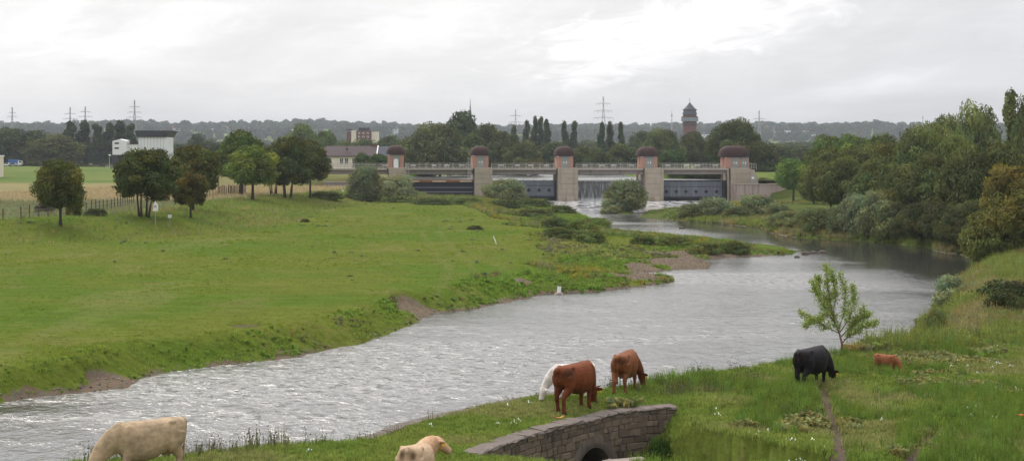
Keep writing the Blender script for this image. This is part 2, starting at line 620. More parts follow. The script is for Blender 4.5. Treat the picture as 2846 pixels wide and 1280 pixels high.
def weathered(name, col, var=0.25, scale=1.5, rough=0.8, streak=0.0, stain=(0.05, 0.045, 0.04), spec=0.25):
    """paint, plaster, concrete: base colour with blotches and, on request, vertical run marks"""
    t = new_mat(name)
    co = t.new('ShaderNodeTexCoord').outputs['Object']
    n1 = t.noise(co, scale, 5, 0.6)
    n2 = t.noise(co, scale * 9, 3, 0.6)
    f = t.math('MULTIPLY_ADD', t.math('SUBTRACT', n1, 0.5), var * 2, 1.0)
    f = t.math('MULTIPLY', f, t.math('MULTIPLY_ADD', t.math('SUBTRACT', n2, 0.5), var, 1.0))
    sc = t.new('ShaderNodeVectorMath', operation='SCALE')
    sc.inputs[0].default_value = col
    t.l.new(f, sc.inputs['Scale'])
    c = sc.outputs[0]
    if streak:
        st = t.noise(t.mapping(co, scale=(3.0 * scale, 3.0 * scale, 0.25 * scale)), 1.0, 4, 0.6)
        c = t.mix(t.math('MULTIPLY', t.ramp(st, (0.50, 0.75, 0, 1)), streak), c, stain)
    return finish(t, c, rough, spec, n2, 0.25, 0.01)


def leaf_mat(name, transl=0.25):
    t = new_mat(name)
    info = t.new('ShaderNodeObjectInfo')
    at = t.new('ShaderNodeAttribute', attribute_name='tint')
    c = t.mix(1.0, info.outputs['Color'], at.outputs['Color'], 'MULTIPLY')
    d = t.new('ShaderNodeBsdfDiffuse')
    t.l.new(c, d.inputs[0])
    tr = t.new('ShaderNodeBsdfTranslucent')
    t.l.new(t.mix(1.0, c, (1.1, 1.15, 0.6), 'MULTIPLY'), tr.inputs[0])
    gl = t.new('ShaderNodeBsdfGlossy')
    gl.inputs['Roughness'].default_value = 0.45
    mx = t.new('ShaderNodeMixShader')
    mx.inputs[0].default_value = transl
    t.l.new(d.outputs[0], mx.inputs[1])
    t.l.new(tr.outputs[0], mx.inputs[2])
    m2 = t.new('ShaderNodeMixShader')
    m2.inputs[0].default_value = 0.015
    t.l.new(mx.outputs[0], m2.inputs[1])
    t.l.new(gl.outputs[0], m2.inputs[2])
    t.l.new(m2.outputs[0], t.out.inputs[0])
    return t.m


def blade_mat(name):
    t = new_mat(name)
    at = t.new('ShaderNodeAttribute', attribute_name='tint', attribute_type='INSTANCER')
    ag = t.new('ShaderNodeAttribute', attribute_name='shade')
    c = t.mix(1.0, at.outputs['Color'], ag.outputs['Color'], 'MULTIPLY')
    d = t.new('ShaderNodeBsdfDiffuse')
    t.l.new(c, d.inputs[0])
    tr = t.new('ShaderNodeBsdfTranslucent')
    t.l.new(c, tr.inputs[0])
    mx = t.new('ShaderNodeMixShader')
    mx.inputs[0].default_value = 0.35
    t.l.new(d.outputs[0], mx.inputs[1])
    t.l.new(tr.outputs[0], mx.inputs[2])
    t.l.new(mx.outputs[0], t.out.inputs[0])
    return t.m


def ground_mat(name, c1, c2, c3, dirt, s1=0.12, s2=0.9):
    """turf: broad patches, finer mottling, fine relief; bare soil where the 'bare' layer says so"""
    t = new_mat(name)
    co = t.new('ShaderNodeTexCoord').outputs['Object']
    n1 = t.noise(co, s1, 5, 0.6, 0.5)
    n2 = t.noise(co, s2, 5, 0.65)
    n3 = t.noise(co, 6.0, 4, 0.7)
    c = t.mix(t.ramp(n1, (0.36, 0.62, 0, 1)), c1, c2)
    c = t.mix(t.math('MULTIPLY', t.ramp(n2, (0.50, 0.72, 0, 1)), 0.75), c, c3)
    c = t.mix(1.0, c, t.ramp(t.math('MULTIPLY_ADD', t.noise(t.mapping(co, scale=(0.5, 2.2, 1.0)), 1.1, 5, 0.7), 0.6, t.math('MULTIPLY', n3, 0.4)), (0.3, 0.7, 0.68, 1.32)), 'MULTIPLY')
    dry = t.new('ShaderNodeAttribute', attribute_name='dry')
    dn = t.math('MULTIPLY', dry.outputs['Fac'], t.ramp(n2, (0.25, 0.6, 0.65, 1.0)))
    c = t.mix(dn, c, t.mix(n3, (0.29, 0.225, 0.125), (0.22, 0.185, 0.095)))
    at = t.new('ShaderNodeAttribute', attribute_name='bare')
    dc = t.mix(n3, dirt, tuple(k * 0.62 for k in dirt))
    vor = t.new('ShaderNodeTexVoronoi')
    t.l.new(co, vor.inputs['Vector'])
    vor.inputs['Scale'].default_value = 7.0
    dc = t.mix(0.45, dc, t.mix(1.0, dc, t.mix(0.6, (1, 1, 1), vor.outputs['Color']), 'MULTIPLY'))
    c = t.mix(t.ramp(at.outputs['Fac'], (0.3, 0.7, 0, 1)), c, dc)
    h = t.math('ADD', n3, t.math('MULTIPLY', n2, 1.5))
    return finish(t, c, 0.95, 0.02, h, 0.6, 0.12)


M_MEADOW = ground_mat('meadow turf', (0.074, 0.122, 0.014), (0.108, 0.128, 0.020), (0.140, 0.132, 0.040), (0.205, 0.160, 0.115), 0.05, 0.22)
M_NEAR = ground_mat('pasture turf', (0.092, 0.126, 0.020), (0.106, 0.134, 0.025), (0.130, 0.130, 0.044), (0.17, 0.13, 0.10), 0.25, 1.4)
M_BANK = ground_mat('wooded bank soil', (0.060, 0.085, 0.018), (0.080, 0.100, 0.024), (0.110, 0.105, 0.040), (0.25, 0.20, 0.155), 0.1, 0.5)
M_FAR = ground_mat('far grassland', (0.085, 0.135, 0.028), (0.13, 0.165, 0.045), (0.16, 0.16, 0.06), (0.22, 0.18, 0.14), 0.02, 0.06)


def set_attr(me, name, vals):
    a = me.attributes.new(name, 'FLOAT', 'POINT')
    a.data.foreach_set('value', np.asarray(vals, dtype=np.float32))


# ------------------------------------------------------------------ ground: one continuous sheet out to the horizon, cut into named stretches
def build_ground():
    fine = np.radians(np.arange(-27.0, 27.01, 0.11))
    coarse = np.radians(np.arange(27.0, 333.0, 6.0))[1:]
    ang = np.concatenate([fine, coarse])
    na = len(ang)
    r = [12.0]
    while r[-1] < 9500:
        k = 0.0062 if r[-1] < 125 else (0.009 if r[-1] < 400 else 0.03)
        r.append(r[-1] * (1 + k))
    r = np.array(r)
    nr = len(r)
    R, A = np.meshgrid(r, ang, indexing='ij')
    x, y = R * np.sin(A), R * np.cos(A)
    z, d, left, bare, dd, wd, ws = height(x.ravel(), y.ravel(), True)
    x, y = x.ravel(), y.ravel()
    V = np.stack([x, y, z], 1)
    # extra attributes
    b = bare.copy()
    shore = smooth(0.75, 0.15, d + (fbm(x / 1.5, y / 1.5, 17, 2) - 0.5) * 0.9) * (y > 58) * smooth(0.48, 0.58, fbm(x / 4, y / 4, 18, 2))
    b = np.maximum(b, shore)
    for pth in PATHS:
        pd, _, _ = seg_dist(x, y, pth)
        b = np.maximum(b, smooth(0.34, 0.12, pd + (fbm(x * 2, y * 2, 31, 3) - 0.5) * 0.50) * 0.85)
    dry = 0.85 * smooth(222, 240, y) * smooth(410, 380, y) * smooth(4, 9, dd) * (x < -30) * (0.55 + 0.45 * smooth(-48, -75, x)) * (0.55 + 0.6 * fbm(x / 15, y / 25, 51, 3))
    dry = np.maximum(dry, 0.16 * smooth(0.62, 0.75, fbm(x / 6, y / 14, 53, 4)) * left * (y > 58))
    td, _, _ = seg_dist(x, y, CAR_TRACK)
    dry = np.maximum(dry, 0.12 * smooth(0.6, 0.1, np.abs(td - 1.0)) * left)
    i, j = np.meshgrid(np.arange(nr - 1), np.arange(na), indexing='ij')
    j2 = (j + 1) % na
    Fq = np.stack([i * na + j, (i + 1) * na + j, (i + 1) * na + j2, i * na + j2], -1).reshape(-1, 4)[:, ::-1]
    zf = z[Fq]
    cx, cy = x[Fq].mean(1), y[Fq].mean(1)
    w2, s2 = wall_frame(cx, cy)
    jump = (zf.max(1) - zf.min(1) > 0.5) & (np.abs(w2 - 0.2) < 0.6) & (cy < 50) & (cx > -3) & (cx < 7)
    lf = cx < np.interp(cy, CENTRE_Y, CENTRE_X)
    rr = np.hypot(cx, cy)
    hillm = rr > 1500
    beyond = (rr > 300) & (cy > 355) & ~hillm | ((seg_dist(cx, cy, DYKE)[0] * seg_dist(cx, cy, DYKE)[2] > 3) & (cy > 100) & lf & ~hillm)
    near = ~lf & (cy < 62)
    right = ~lf & ~near & ~beyond & ~hillm
    mead = lf & ~beyond & ~hillm
    for nm, mask, mat in (('near_pasture', near & ~beyond & ~hillm, M_NEAR), ('river_meadow', mead, M_MEADOW), ('wooded_bank', right, M_BANK),
                          ('far_field', beyond, M_FAR), ('hills', hillm, M_FAR)):
        fs = Fq[mask & ~jump]
        ids, inv = np.unique(fs, return_inverse=True)
        me = mesh_np(nm, V[ids], inv.reshape(fs.shape), mat, True)
        set_attr(me, 'bare', b[ids])
        set_attr(me, 'dry', dry[ids])
        o = obj(nm, me)
        o['kind'] = 'structure'


build_ground()


# ------------------------------------------------------------------ water
def water_mat(name, foam_from=None):
    t = new_mat(name)
    co = t.new('ShaderNodeTexCoord').outputs['Object']
    mp = t.mapping(co, rot=(0, 0, math.radians(28)), scale=(1.0, 0.8, 1.0))
    r1 = t.ramp(t.noise(mp, 0.95, 5, 0.6, 0.5), (0.44, 0.84, 0.0, 1.0))
    r2 = t.ramp(t.noise(t.mapping(co, rot=(0, 0, math.radians(-20)), scale=(0.9, 1.3, 1)), 3.2, 3, 0.6, 0.4), (0.45, 0.85, 0.0, 1.0))
    calm = t.noise(t.mapping(co, rot=(0, 0, math.radians(25)), scale=(0.35, 1.0, 1)), 0.055, 4, 0.6, 0.8)
    k = t.ramp(calm, (0.38, 0.62, 0.22, 1.0))
    sx = t.new('ShaderNodeSeparateXYZ')
    t.l.new(co, sx.inputs[0])
    lee = t.ramp(t.math('MULTIPLY_ADD', sx.outputs[1], 0.12, sx.outputs[0]), (38.0, 54.0, 1.0, 0.05))   # sheltered water in the bay under the trees
    k = t.math('MULTIPLY', k, lee) if foam_from else k
    h = t.math('ADD', t.math('MULTIPLY', r1, 1.0), t.math('MULTIPLY', r2, 0.32))
    bn = t.new('ShaderNodeBump')
    t.l.new(t.math('MULTIPLY', k, 1.0), bn.inputs['Strength'])
    bn.inputs['Distance'].default_value = 0.16
    t.l.new(h, bn.inputs['Height'])
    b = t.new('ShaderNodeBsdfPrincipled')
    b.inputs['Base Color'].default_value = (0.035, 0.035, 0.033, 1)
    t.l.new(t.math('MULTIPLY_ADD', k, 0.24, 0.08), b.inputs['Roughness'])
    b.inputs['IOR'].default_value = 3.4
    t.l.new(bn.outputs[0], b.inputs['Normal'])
    # dark ripple dashes painted by a noise mask, standing in for shaded wave faces
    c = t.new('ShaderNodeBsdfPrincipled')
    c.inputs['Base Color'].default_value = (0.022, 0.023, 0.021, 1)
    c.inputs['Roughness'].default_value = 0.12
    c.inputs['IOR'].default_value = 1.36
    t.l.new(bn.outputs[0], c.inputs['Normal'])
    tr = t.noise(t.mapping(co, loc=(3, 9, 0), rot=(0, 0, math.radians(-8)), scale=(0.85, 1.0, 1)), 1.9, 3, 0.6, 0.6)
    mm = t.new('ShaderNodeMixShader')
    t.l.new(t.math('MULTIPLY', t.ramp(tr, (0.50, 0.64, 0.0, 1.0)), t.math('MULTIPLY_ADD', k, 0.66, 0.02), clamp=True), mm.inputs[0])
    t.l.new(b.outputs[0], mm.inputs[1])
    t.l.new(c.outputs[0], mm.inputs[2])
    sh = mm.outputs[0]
    if foam_from:
        sp = t.new('ShaderNodeSeparateXYZ')
        t.l.new(co, sp.inputs[0])
        fy = t.ramp(sp.outputs[1], (foam_from[0], foam_from[1], 0.0, 1.0))
        fn = t.noise(t.mapping(co, rot=(0, 0, 0.2), scale=(1.0, 0.35, 1)), 0.5, 6, 0.7, 0.8)
        fm = t.math('MULTIPLY', t.ramp(fn, (0.38, 0.62, 0.0, 1.0)), fy)
        fd = t.new('ShaderNodeBsdfDiffuse')
        fd.inputs[0].default_value = (0.78, 0.78, 0.79, 1)
        mx = t.new('ShaderNodeMixShader')
        t.l.new(t.math('MULTIPLY', fm, 0.5), mx.inputs[0])
        t.l.new(sh, mx.inputs[1])
        t.l.new(fd.outputs[0], mx.inputs[2])
        sh = mx.outputs[0]
    t.l.new(sh, t.out.inputs[0])
    return t.m


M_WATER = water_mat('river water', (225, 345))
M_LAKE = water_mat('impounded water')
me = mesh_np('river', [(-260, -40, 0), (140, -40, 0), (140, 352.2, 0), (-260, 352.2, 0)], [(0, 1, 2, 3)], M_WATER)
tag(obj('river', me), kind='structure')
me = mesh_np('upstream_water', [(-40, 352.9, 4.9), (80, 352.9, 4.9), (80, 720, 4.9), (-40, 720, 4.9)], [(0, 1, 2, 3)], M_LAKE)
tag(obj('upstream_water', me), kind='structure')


# ------------------------------------------------------------------ air
def build_haze():
    t = new_mat('summer haze')
    pv = t.new('ShaderNodeVolumePrincipled')
    pv.inputs['Color'].default_value = (0.84, 0.91, 1.0, 1)
    pv.inputs['Density'].default_value = 0.000125
    pv.inputs['Anisotropy'].default_value = 0.0
    t.l.new(pv.outputs[0], t.out.inputs['Volume'])
    o = MB().box(-9900, 9900, -9900, 9900, -4.0, 190.0).build('haze', t.m)
    o['kind'] = 'stuff'
    t.m.cycles.homogeneous_volume = True if hasattr(t.m.cycles, 'homogeneous_volume') else True
    return o

# ------------------------------------------------------------------ foliage
M_LEAF = leaf_mat('tree leaves')
M_BLADE = blade_mat('grass and herb blades')


def bark_mat(name, col):
    t = new_mat(name)
    co = t.new('ShaderNodeTexCoord').outputs['Object']
    n = t.noise(t.mapping(co, scale=(8, 8, 1.6)), 1.0, 5, 0.65)
    c = t.mix(n, tuple(k * 0.55 for k in col), tuple(k * 1.4 for k in col))
    return finish(t, c, 0.9, 0.15, n, 0.6, 0.03)


M_BARK = bark_mat('dark bark', (0.075, 0.060, 0.045))
M_BARK_L = bark_mat('reddish young bark', (0.20, 0.12, 0.085))


def leaf_quads(C, N, size, rs, aspect=1.7, droop=0.0, tint=None):
    """one rhombic leaf (spray) per centre C facing roughly N"""
    n = len(C)
    nn = N + rs.normal(0, 0.5, (n, 3))
    nn /= np.linalg.norm(nn, axis=1)[:, None]
    a = rs.normal(0, 1, (n, 3))
    if droop:
        a = a * (1 - droop) + np.array([0, 0, -1.0]) * droop * 2.2 + N * 0.5
    a -= nn * (a * nn).sum(1)[:, None]
    a /= np.linalg.norm(a, axis=1)[:, None]
    b = np.cross(nn, a)
    s = size * rs.uniform(0.6, 1.35, n)[:, None]
    la, lb = a * s * aspect * 0.5, b * s * 0.5
    mid = nn * s * 0.12
    V = np.stack([C - la, C + lb + mid - la * 0.1, C + la, C - lb + mid - la * 0.1], 1).reshape(-1, 3)
    Fc = np.arange(n * 4).reshape(n, 4)
    return V, Fc


def crown(name, lobes, n, size, seed, aspect=1.7, droop=0.0, fill=0.25, rough=0.22, var=0.30):
    """leaves spread through a crown made of many overlapping lobes (cx,cy,cz,rx,ry,rz)"""
    rs = np.random.RandomState(seed)
    L = np.array(lobes, float)
    area = (L[:, 3] * L[:, 4] + L[:, 3] * L[:, 5] + L[:, 4] * L[:, 5])
    k = rs.choice(len(L), int(n * 1.9), p=area / area.sum())
    D = rs.normal(0, 1, (len(k), 3))
    D /= np.linalg.norm(D, axis=1)[:, None]
    bump = (fbm(D[:, 0] * 2.3 + k * 3.1 + D[:, 2] * 1.7, D[:, 1] * 2.3 + D[:, 2] * 2.9, seed, 3) - 0.5) * rough * 3
    rad = 1.0 - 0.30 * rs.uniform(0, 1, len(k)) ** 1.6 + bump
    ins = rs.uniform(0, 1, len(k)) < fill
    rad = np.where(ins, rs.uniform(0.3, 0.8, len(k)), rad)
    C = L[k, :3] + D * L[k, 3:6] * rad[:, None]
    # drop leaves deep inside a neighbouring lobe
    keep = np.ones(len(k), bool)
    for i in range(len(L)):
        q = np.sqrt((((C - L[i, :3]) / L[i, 3:6]) ** 2).sum(1))
        keep &= (k == i) | (q > 0.68) | ins
    C, D, k = C[keep][:n], D[keep][:n], k[keep][:n]
    V, Fc = leaf_quads(C, D, size, rs, aspect, droop)
    me = mesh_np(name, V, Fc, M_LEAF, False)
    lob = rs.uniform(1 - var, 1 + var, len(L))[k]
    patch = 0.72 + 0.56 * fbm(C[:, 0] / (size * 6), C[:, 1] / (size * 6) + C[:, 2] / (size * 5), seed + 3, 2)
    v = lob * patch * rs.uniform(0.72, 1.28, len(C))
    warm = rs.normal(0, 0.07, len(C)) + rs.normal(0, 0.10, len(L))[k]
    col = np.stack([v * (1 + warm), v, v * (1 - warm * 0.8), np.ones(len(C))], 1)
    ca = me.color_attributes.new('tint', 'FLOAT_COLOR', 'POINT')
    ca.data.foreach_set('color', np.repeat(col, 4, axis=0).astype(np.float32).ravel())
    return me


def lobes_broad(W, H, n, seed, base=0.0, flat=1.0, small=1.0):
    """dome of n lobes filling a W x W x H box standing on z=base"""
    rs = np.random.RandomState(seed)
    L = [(0, 0, base + H * 0.48, W * 0.27, W * 0.27, H * 0.34)]
    for i in range(n):
        g = i * 2.39996 + rs.uniform(-0.4, 0.4)
        zf = (i + 0.5) / n
        ring = math.sin(math.pi * (0.18 + 0.77 * zf)) ** 0.8
        rr = W * 0.5 * ring * rs.uniform(0.55, 0.78)
        s = rs.uniform(0.13, 0.26) * small
        rr *= 1.0 + (1 - small) * 0.35
        L.append((rr * math.cos(g), rr * math.sin(g), base + H * (0.16 + 0.70 * zf) + rs.uniform(-.04, .04) * H, W * s, W * s, H * s * rs.uniform(0.65, 0.95) * flat))
    return L


def skirt(W, H, seed):
    rs = np.random.RandomState(seed + 1)
    return [(W * 0.36 * math.cos(k * 0.785), W * 0.36 * math.sin(k * 0.785), H * rs.uniform(0.08, 0.2), W * 0.17, W * 0.17, H * rs.uniform(0.16, 0.28)) for k in range(8)]


def lobes_poplar(W, H, n, seed):
    rs = np.random.RandomState(seed)
    L = []
    for i in range(n):
        zf = i / (n - 1)
        w = W * 0.5 * (0.55 + 0.45 * math.sin(math.pi * min(1, zf * 1.15 + 0.12)))
        g = rs.uniform(0, 6.28)
        o = w * rs.uniform(0.1, 0.55)
        L.append((o * math.cos(g), o * math.sin(g), H * (0.08 + 0.86 * zf), w * 0.6, w * 0.6, H * rs.uniform(0.07, 0.13)))
    return L


def trunk_mesh(name, H, R, base, W, seed, stems=1, mat=None, limbs=7):
    """tapered stem with limbs reaching into the crown"""
    rs = np.random.RandomState(seed)
    mb = MB()
    for s in range(stems):
        a0 = rs.uniform(0, 6.28)
        off = 0 if stems == 1 else W * 0.07
        ox, oy = off * math.cos(s * 6.28 / stems + 0.4), off * math.sin(s * 6.28 / stems + 0.4)
        lean = 0.04 if stems == 1 else 0.12
        pts, rad = [], []
        r0 = R if stems == 1 else R * 0.55
        for i in range(6):
            f = i / 5
            pts.append((ox * (1 + f * 2) + lean * H * f * f * math.cos(a0), oy * (1 + f * 2) + lean * H * f * f * math.sin(a0), -0.25 + (H * 0.85 + 0.25) * f))
            rad.append(r0 * (1.35 if i == 0 else 1.0 - 0.8 * f))
        mb.tube(pts, rad, 7)
        for k in range(max(3, limbs // stems)):
            f = rs.uniform(0.32, 0.75)
            j = min(4, int(f * 5))
            p0 = Vector(pts[j]).lerp(Vector(pts[j + 1]), f * 5 - j)
            g = k * 2.4 + rs.uniform(-.5, .5)
            ln = W * rs.uniform(0.25, 0.40)
            p1 = p0 + Vector((math.cos(g) * ln * 0.5, math.sin(g) * ln * 0.5, ln * 0.35))
            p2 = p0 + Vector((math.cos(g) * ln, math.sin(g) * ln, ln * 0.85))
            rr = r0 * (1 - 0.75 * f) * 0.6
            mb.tube([p0, p1, p2], [rr, rr * 0.6, rr * 0.2], 5)
    return mb.mesh(name, mat or M_BARK, True)


# kinds: crown mesh, its width and height, base of the crown, trunk
KIND = {}


def kind(key, W, H, cb, me_c, me_t):
    KIND[key] = (W, H, me_c, me_t)


for i, sd in enumerate((3, 14, 27)):
    W, H, cb = 8.0, 8.0, 1.7
    kind('maple%d' % i, W, H, cb, crown('maple crown', lobes_broad(W, H - cb, 34, sd, cb, small=0.78), 16000, 0.20, sd, 1.5, 0.15, 0.16, 0.34, 0.36),
         trunk_mesh('trunk', H, 0.24, cb, W, sd, 1 if i != 1 else 4))
for i, sd in enumerate((5, 19)):
    W, H, cb = 10.0, 10.0, 0.6
    kind('willow%d' % i, W, H, cb, crown('willow crown', lobes_broad(W, H - cb, 46, sd, cb, small=0.8), 22000, 0.17, sd, 3.0, 0.5, 0.18, 0.36, 0.36),
         trunk_mesh('trunk', H, 0.35, cb, W, sd, 2))
for i, sd in enumerate((8, 23, 31)):
    W, H, cb = 11.0, 12.0, -0.4
    kind('far%d' % i, W, H, cb, crown('broad crown', lobes_broad(W, H - cb, 32, sd, cb, small=0.82) + skirt(W, H * 0.8, sd), 10000, 0.42, sd, 1.4, 0.1, 0.25, 0.34, 0.36),
         trunk_mesh('trunk', H, 0.4, cb, W, sd))
for i, sd in enumerate((12, 44, 51)):
    W, H, cb = 6.0, 18.0, 0.8
    kind('poplar%d' % i, W, H, cb, crown('poplar crown', lobes_poplar(W, H, 17, sd), 6500, 0.40, sd, 1.6, 0.0, 0.3, 0.30),
         trunk_mesh('trunk', H, 0.35, cb, W * 0.5, sd))
for i, sd in enumerate((61, 72)):
    W, H, cb = 5.0, 4.0, 0.0
    kind('silver%d' % i, W, H, cb, crown('silver willow foliage', lobes_broad(W * 1.12, H * 1.05, 22, sd, -0.25, 1.2) + skirt(W * 1.1, H, sd), 10500, 0.105, sd, 4.0, -0.25, 0.25, 0.42),
         trunk_mesh('stems', H, 0.12, cb, W, sd, 4))
for i, sd in enumerate((65, 77)):
    W, H, cb = 4.0, 1.7, 0.0
    kind('bramble%d' % i, W, H, cb, crown('bramble foliage', lobes_broad(W * 1.1, H, 18, sd, -0.2) + skirt(W * 1.1, H, sd), 6200, 0.12, sd, 1.5, 0.1, 0.2, 0.55, 0.45),
         trunk_mesh('stems', H, 0.04, cb, W, sd, 4))


def plant(name, label, cat, key, u, y, vtop, wpx, color, group=None, vbase=None, parts=('trunk', 'crown'), lean=0.0, dy=None):
    """a tree or bush seen with its axis at photo column u, y metres away, top at row vtop, wpx photo pixels wide"""
    if vbase:
        y = ground_at(u, vbase).y
    x = X(u, y)
    zg = hz(x, y)
    h = Z(vtop, y) - zg
    w = wpx * y / F
    W, H, mc, mt = KIND[key]
    e = empty(name, (x, y, zg), random.uniform(0, 6.28))
    tag(e, label, cat, group)
    s = (w / W, w / W, h / H)
    t = obj(parts[0], mt, e)
    t.scale = s
    c = obj(parts[1], mc, e)
    c.scale = s
    c.color = (color[0] * 1.22, color[1] * 1.22, color[2] * 0.95, 1)
    return e


G_DARK = (0.050, 0.068, 0.030)
G_BLUE = (0.048, 0.066, 0.038)
G_OLIVE = (0.088, 0.092, 0.036)
G_MID = (0.078, 0.105, 0.036)
G_BRIGHT = (0.125, 0.175, 0.042)
G_BROWN = (0.100, 0.080, 0.028)
G_WILL = (0.105, 0.120, 0.060)
G_SILVER = (0.185, 0.205, 0.140)
G_BRAM = (0.085, 0.105, 0.042)

# --- trees on the dyke, left
plant('maple_tree', 'small round-crowned tree standing alone by the post fence', 'tree', 'maple0', 168, 153, 437, 150, (0.092, 0.100, 0.030))
plant('maple_tree', 'dark multi-stemmed tree behind the tall white sign', 'tree', 'maple1', 400, 168, 408, 190, (0.066, 0.082, 0.028))
plant('maple_tree', 'olive tree behind the small rust-brown tree on the dyke', 'tree', 'maple2', 535, 190, 400, 165, (0.085, 0.088, 0.027))
plant('maple_tree', 'small rust-brown tree in front of the olive tree on the dyke', 'tree', 'maple0', 530, 176, 470, 105, (0.102, 0.088, 0.028))
plant('maple_tree', 'tall dark green tree behind the bright green tree', 'tree', 'maple2', 670, 262, 358, 150, (0.082, 0.112, 0.036))
plant('maple_tree', 'bright yellow-green tree at the front of the dyke clump', 'tree', 'maple0', 702, 239, 398, 148, (0.140, 0.178, 0.045))
plant('maple_tree', 'dark tree right of the bright green tree on the dyke', 'tree', 'maple1', 800, 252, 374, 150, (0.075, 0.090, 0.032))
plant('maple_tree', 'brownish tree nearest the white roofed house, dyke clump right end', 'tree', 'maple2', 862, 260, 386, 110, (0.082, 0.086, 0.030))
plant('maple_tree', 'dark low tree between the trunks of the dyke clump', 'tree', 'maple1', 760, 266, 420, 110, (0.058, 0.072, 0.028))

# --- trees beyond the field, left
for (u, vt, w, y, key, col, lab) in (
        (-70, 352, 150, 650, 'far0', G_DARK, 'dark tree at the left picture edge beyond the tan field'),
        (30, 352, 130, 660, 'far1', G_DARK, 'broad dark tree behind the parked blue lorry'),
        (98, 356, 110, 670, 'far2', G_DARK, 'dark tree between the parked lorry and the olive tree'),
        (150, 372, 150, 630, 'far0', G_OLIVE, 'olive broad tree directly behind the small round-crowned tree'),
        (195, 336, 62, 700, 'poplar0', G_BLUE, 'leftmost tall tree of the dark row left of the white factory'),
        (232, 338, 66, 705, 'poplar1', G_BLUE, 'second tall tree of the dark row left of the white factory'),
        (268, 346, 62, 690, 'poplar2', G_BLUE, 'third tall tree of the dark row left of the white factory'),
        (303, 342, 62, 700, 'poplar0', G_BLUE, 'fourth tall tree of the dark row left of the white factory'),
        (336, 338, 66, 710, 'poplar1', G_BLUE, 'fifth and tallest tree of the dark row beside the white factory'),
        (364, 345, 54, 720, 'poplar2', G_BLUE, 'sixth tall tree of the dark row, behind the white factory tower'),
        (440, 412, 60, 600, 'far1', G_DARK, 'low dark tree in front of the white factory hall'),
        (492, 398, 80, 720, 'far1', G_DARK, 'dark tree right of the white factory'),
        (548, 366, 60, 760, 'far2', G_BLUE, 'tall dark tree right of the factory, above the olive tree'),
        (590, 388, 95, 730, 'far0', G_DARK, 'dark tree left of the tall dark green dyke tree'),
        (640, 395, 80, 740, 'far1', G_DARK, 'dark far tree half hidden by the dyke clump')):
    plant('field_tree', lab, 'tree', key, u, y, vt, w, col)

# --- trees around and behind the weir
for (u, vt, w, y, key, col, lab) in (
        (842, 341, 95, 640, 'far1', G_MID, 'round green tree above the dyke clump, behind the long roof'),
        (905, 357, 80, 600, 'far2', G_MID, 'smaller round tree right of the one above the dyke clump'),
        (955, 392, 90, 560, 'far0', (0.075, 0.098, 0.042), 'low tree just above the long brown roof'),
        (1015, 385, 90, 620, 'far1', (0.072, 0.094, 0.044), 'low tree below the red brick flats'),
        (1085, 372, 85, 640, 'far2', (0.065, 0.086, 0.040), 'tree right of the red brick flats'),
        (1010, 423, 62, 395, 'far0', (0.055, 0.080, 0.034), 'clipped dark tree beside the white walled house'),
        (1052, 424, 66, 392, 'far2', (0.055, 0.080, 0.034), 'clipped dark tree next to the leftmost gate house'),
        (907, 436, 34, 398, 'far1', (0.045, 0.060, 0.032), 'dark bush at the left end of the white walled house'),
        (1208, 346, 205, 432, 'willow0', (0.090, 0.098, 0.055), 'great domed grey-green willow behind the leftmost weir bay'),
        (1148, 380, 90, 470, 'far1', G_MID, 'tree left of the great domed willow'),
        (1284, 300, 108, 560, 'far2', G_BLUE, 'tall elm standing above the domed willow, spire behind it'),
        (1300, 372, 120, 470, 'far0', G_DARK, 'dark tree under the tall elm'),
        (1352, 340, 92, 530, 'far1', (0.058, 0.070, 0.032), 'dark tree right of the tall elm'),
        (1400, 366, 110, 480, 'willow1', (0.072, 0.080, 0.040), 'dark willow right of the second gate house'),
        (1455, 394, 110, 455, 'willow0', (0.088, 0.096, 0.052), 'grey-green low willow sloping down to the third gate house'),
        (1430, 352, 40, 700, 'poplar1', G_BLUE, 'slim dark tree left of the poplar clump'),
        (1535, 392, 110, 560, 'far1', G_DARK, 'dark tree behind the third gate house'),
        (1618, 402, 100, 500, 'far2', (0.075, 0.084, 0.040), 'olive tree right of the third gate house'),
        (1665, 410, 80, 480, 'far0', (0.060, 0.078, 0.038), 'small dark tree left of the fourth gate house'),
        (1735, 398, 110, 500, 'far0', (0.068, 0.082, 0.040), 'round tree left of the fourth gate house roof'),
        (1785, 362, 90, 640, 'far1', G_BLUE, 'dark tree behind the fourth gate house'),
        (1840, 360, 120, 500, 'willow0', (0.088, 0.104, 0.055), 'grey-green willow right of the fourth gate house'),
        (1868, 412, 80, 450, 'far2', (0.058, 0.088, 0.034), 'deep green tree low behind the right-hand weir bay'),
        (1925, 366, 92, 520, 'willow1', (0.070, 0.076, 0.040), 'brown-green willow in front of the water tower'),
        (1972, 408, 80, 520, 'far1', (0.078, 0.098, 0.045), 'pale green tree left of the rightmost gate house'),
        (2042, 333, 150, 430, 'willow0', (0.070, 0.082, 0.042), 'big dark willow towering over the rightmost gate house'),
        (2110, 388, 110, 450, 'far2', (0.062, 0.072, 0.038), 'dark tree right of the rightmost gate house'),
        (2170, 398, 100, 560, 'far1', (0.060, 0.074, 0.040), 'dark tree between the gate house and the right-hand wood'),
        (2225, 404, 90, 600, 'far0', (0.060, 0.074, 0.040), 'dark far tree at the left edge of the right-hand wood')):
    col = (col[0] * 1.1, col[1] * 1.13, col[2] * 1.05)
    plant('river_tree', lab, 'tree', key, u, y, vt, w, col)
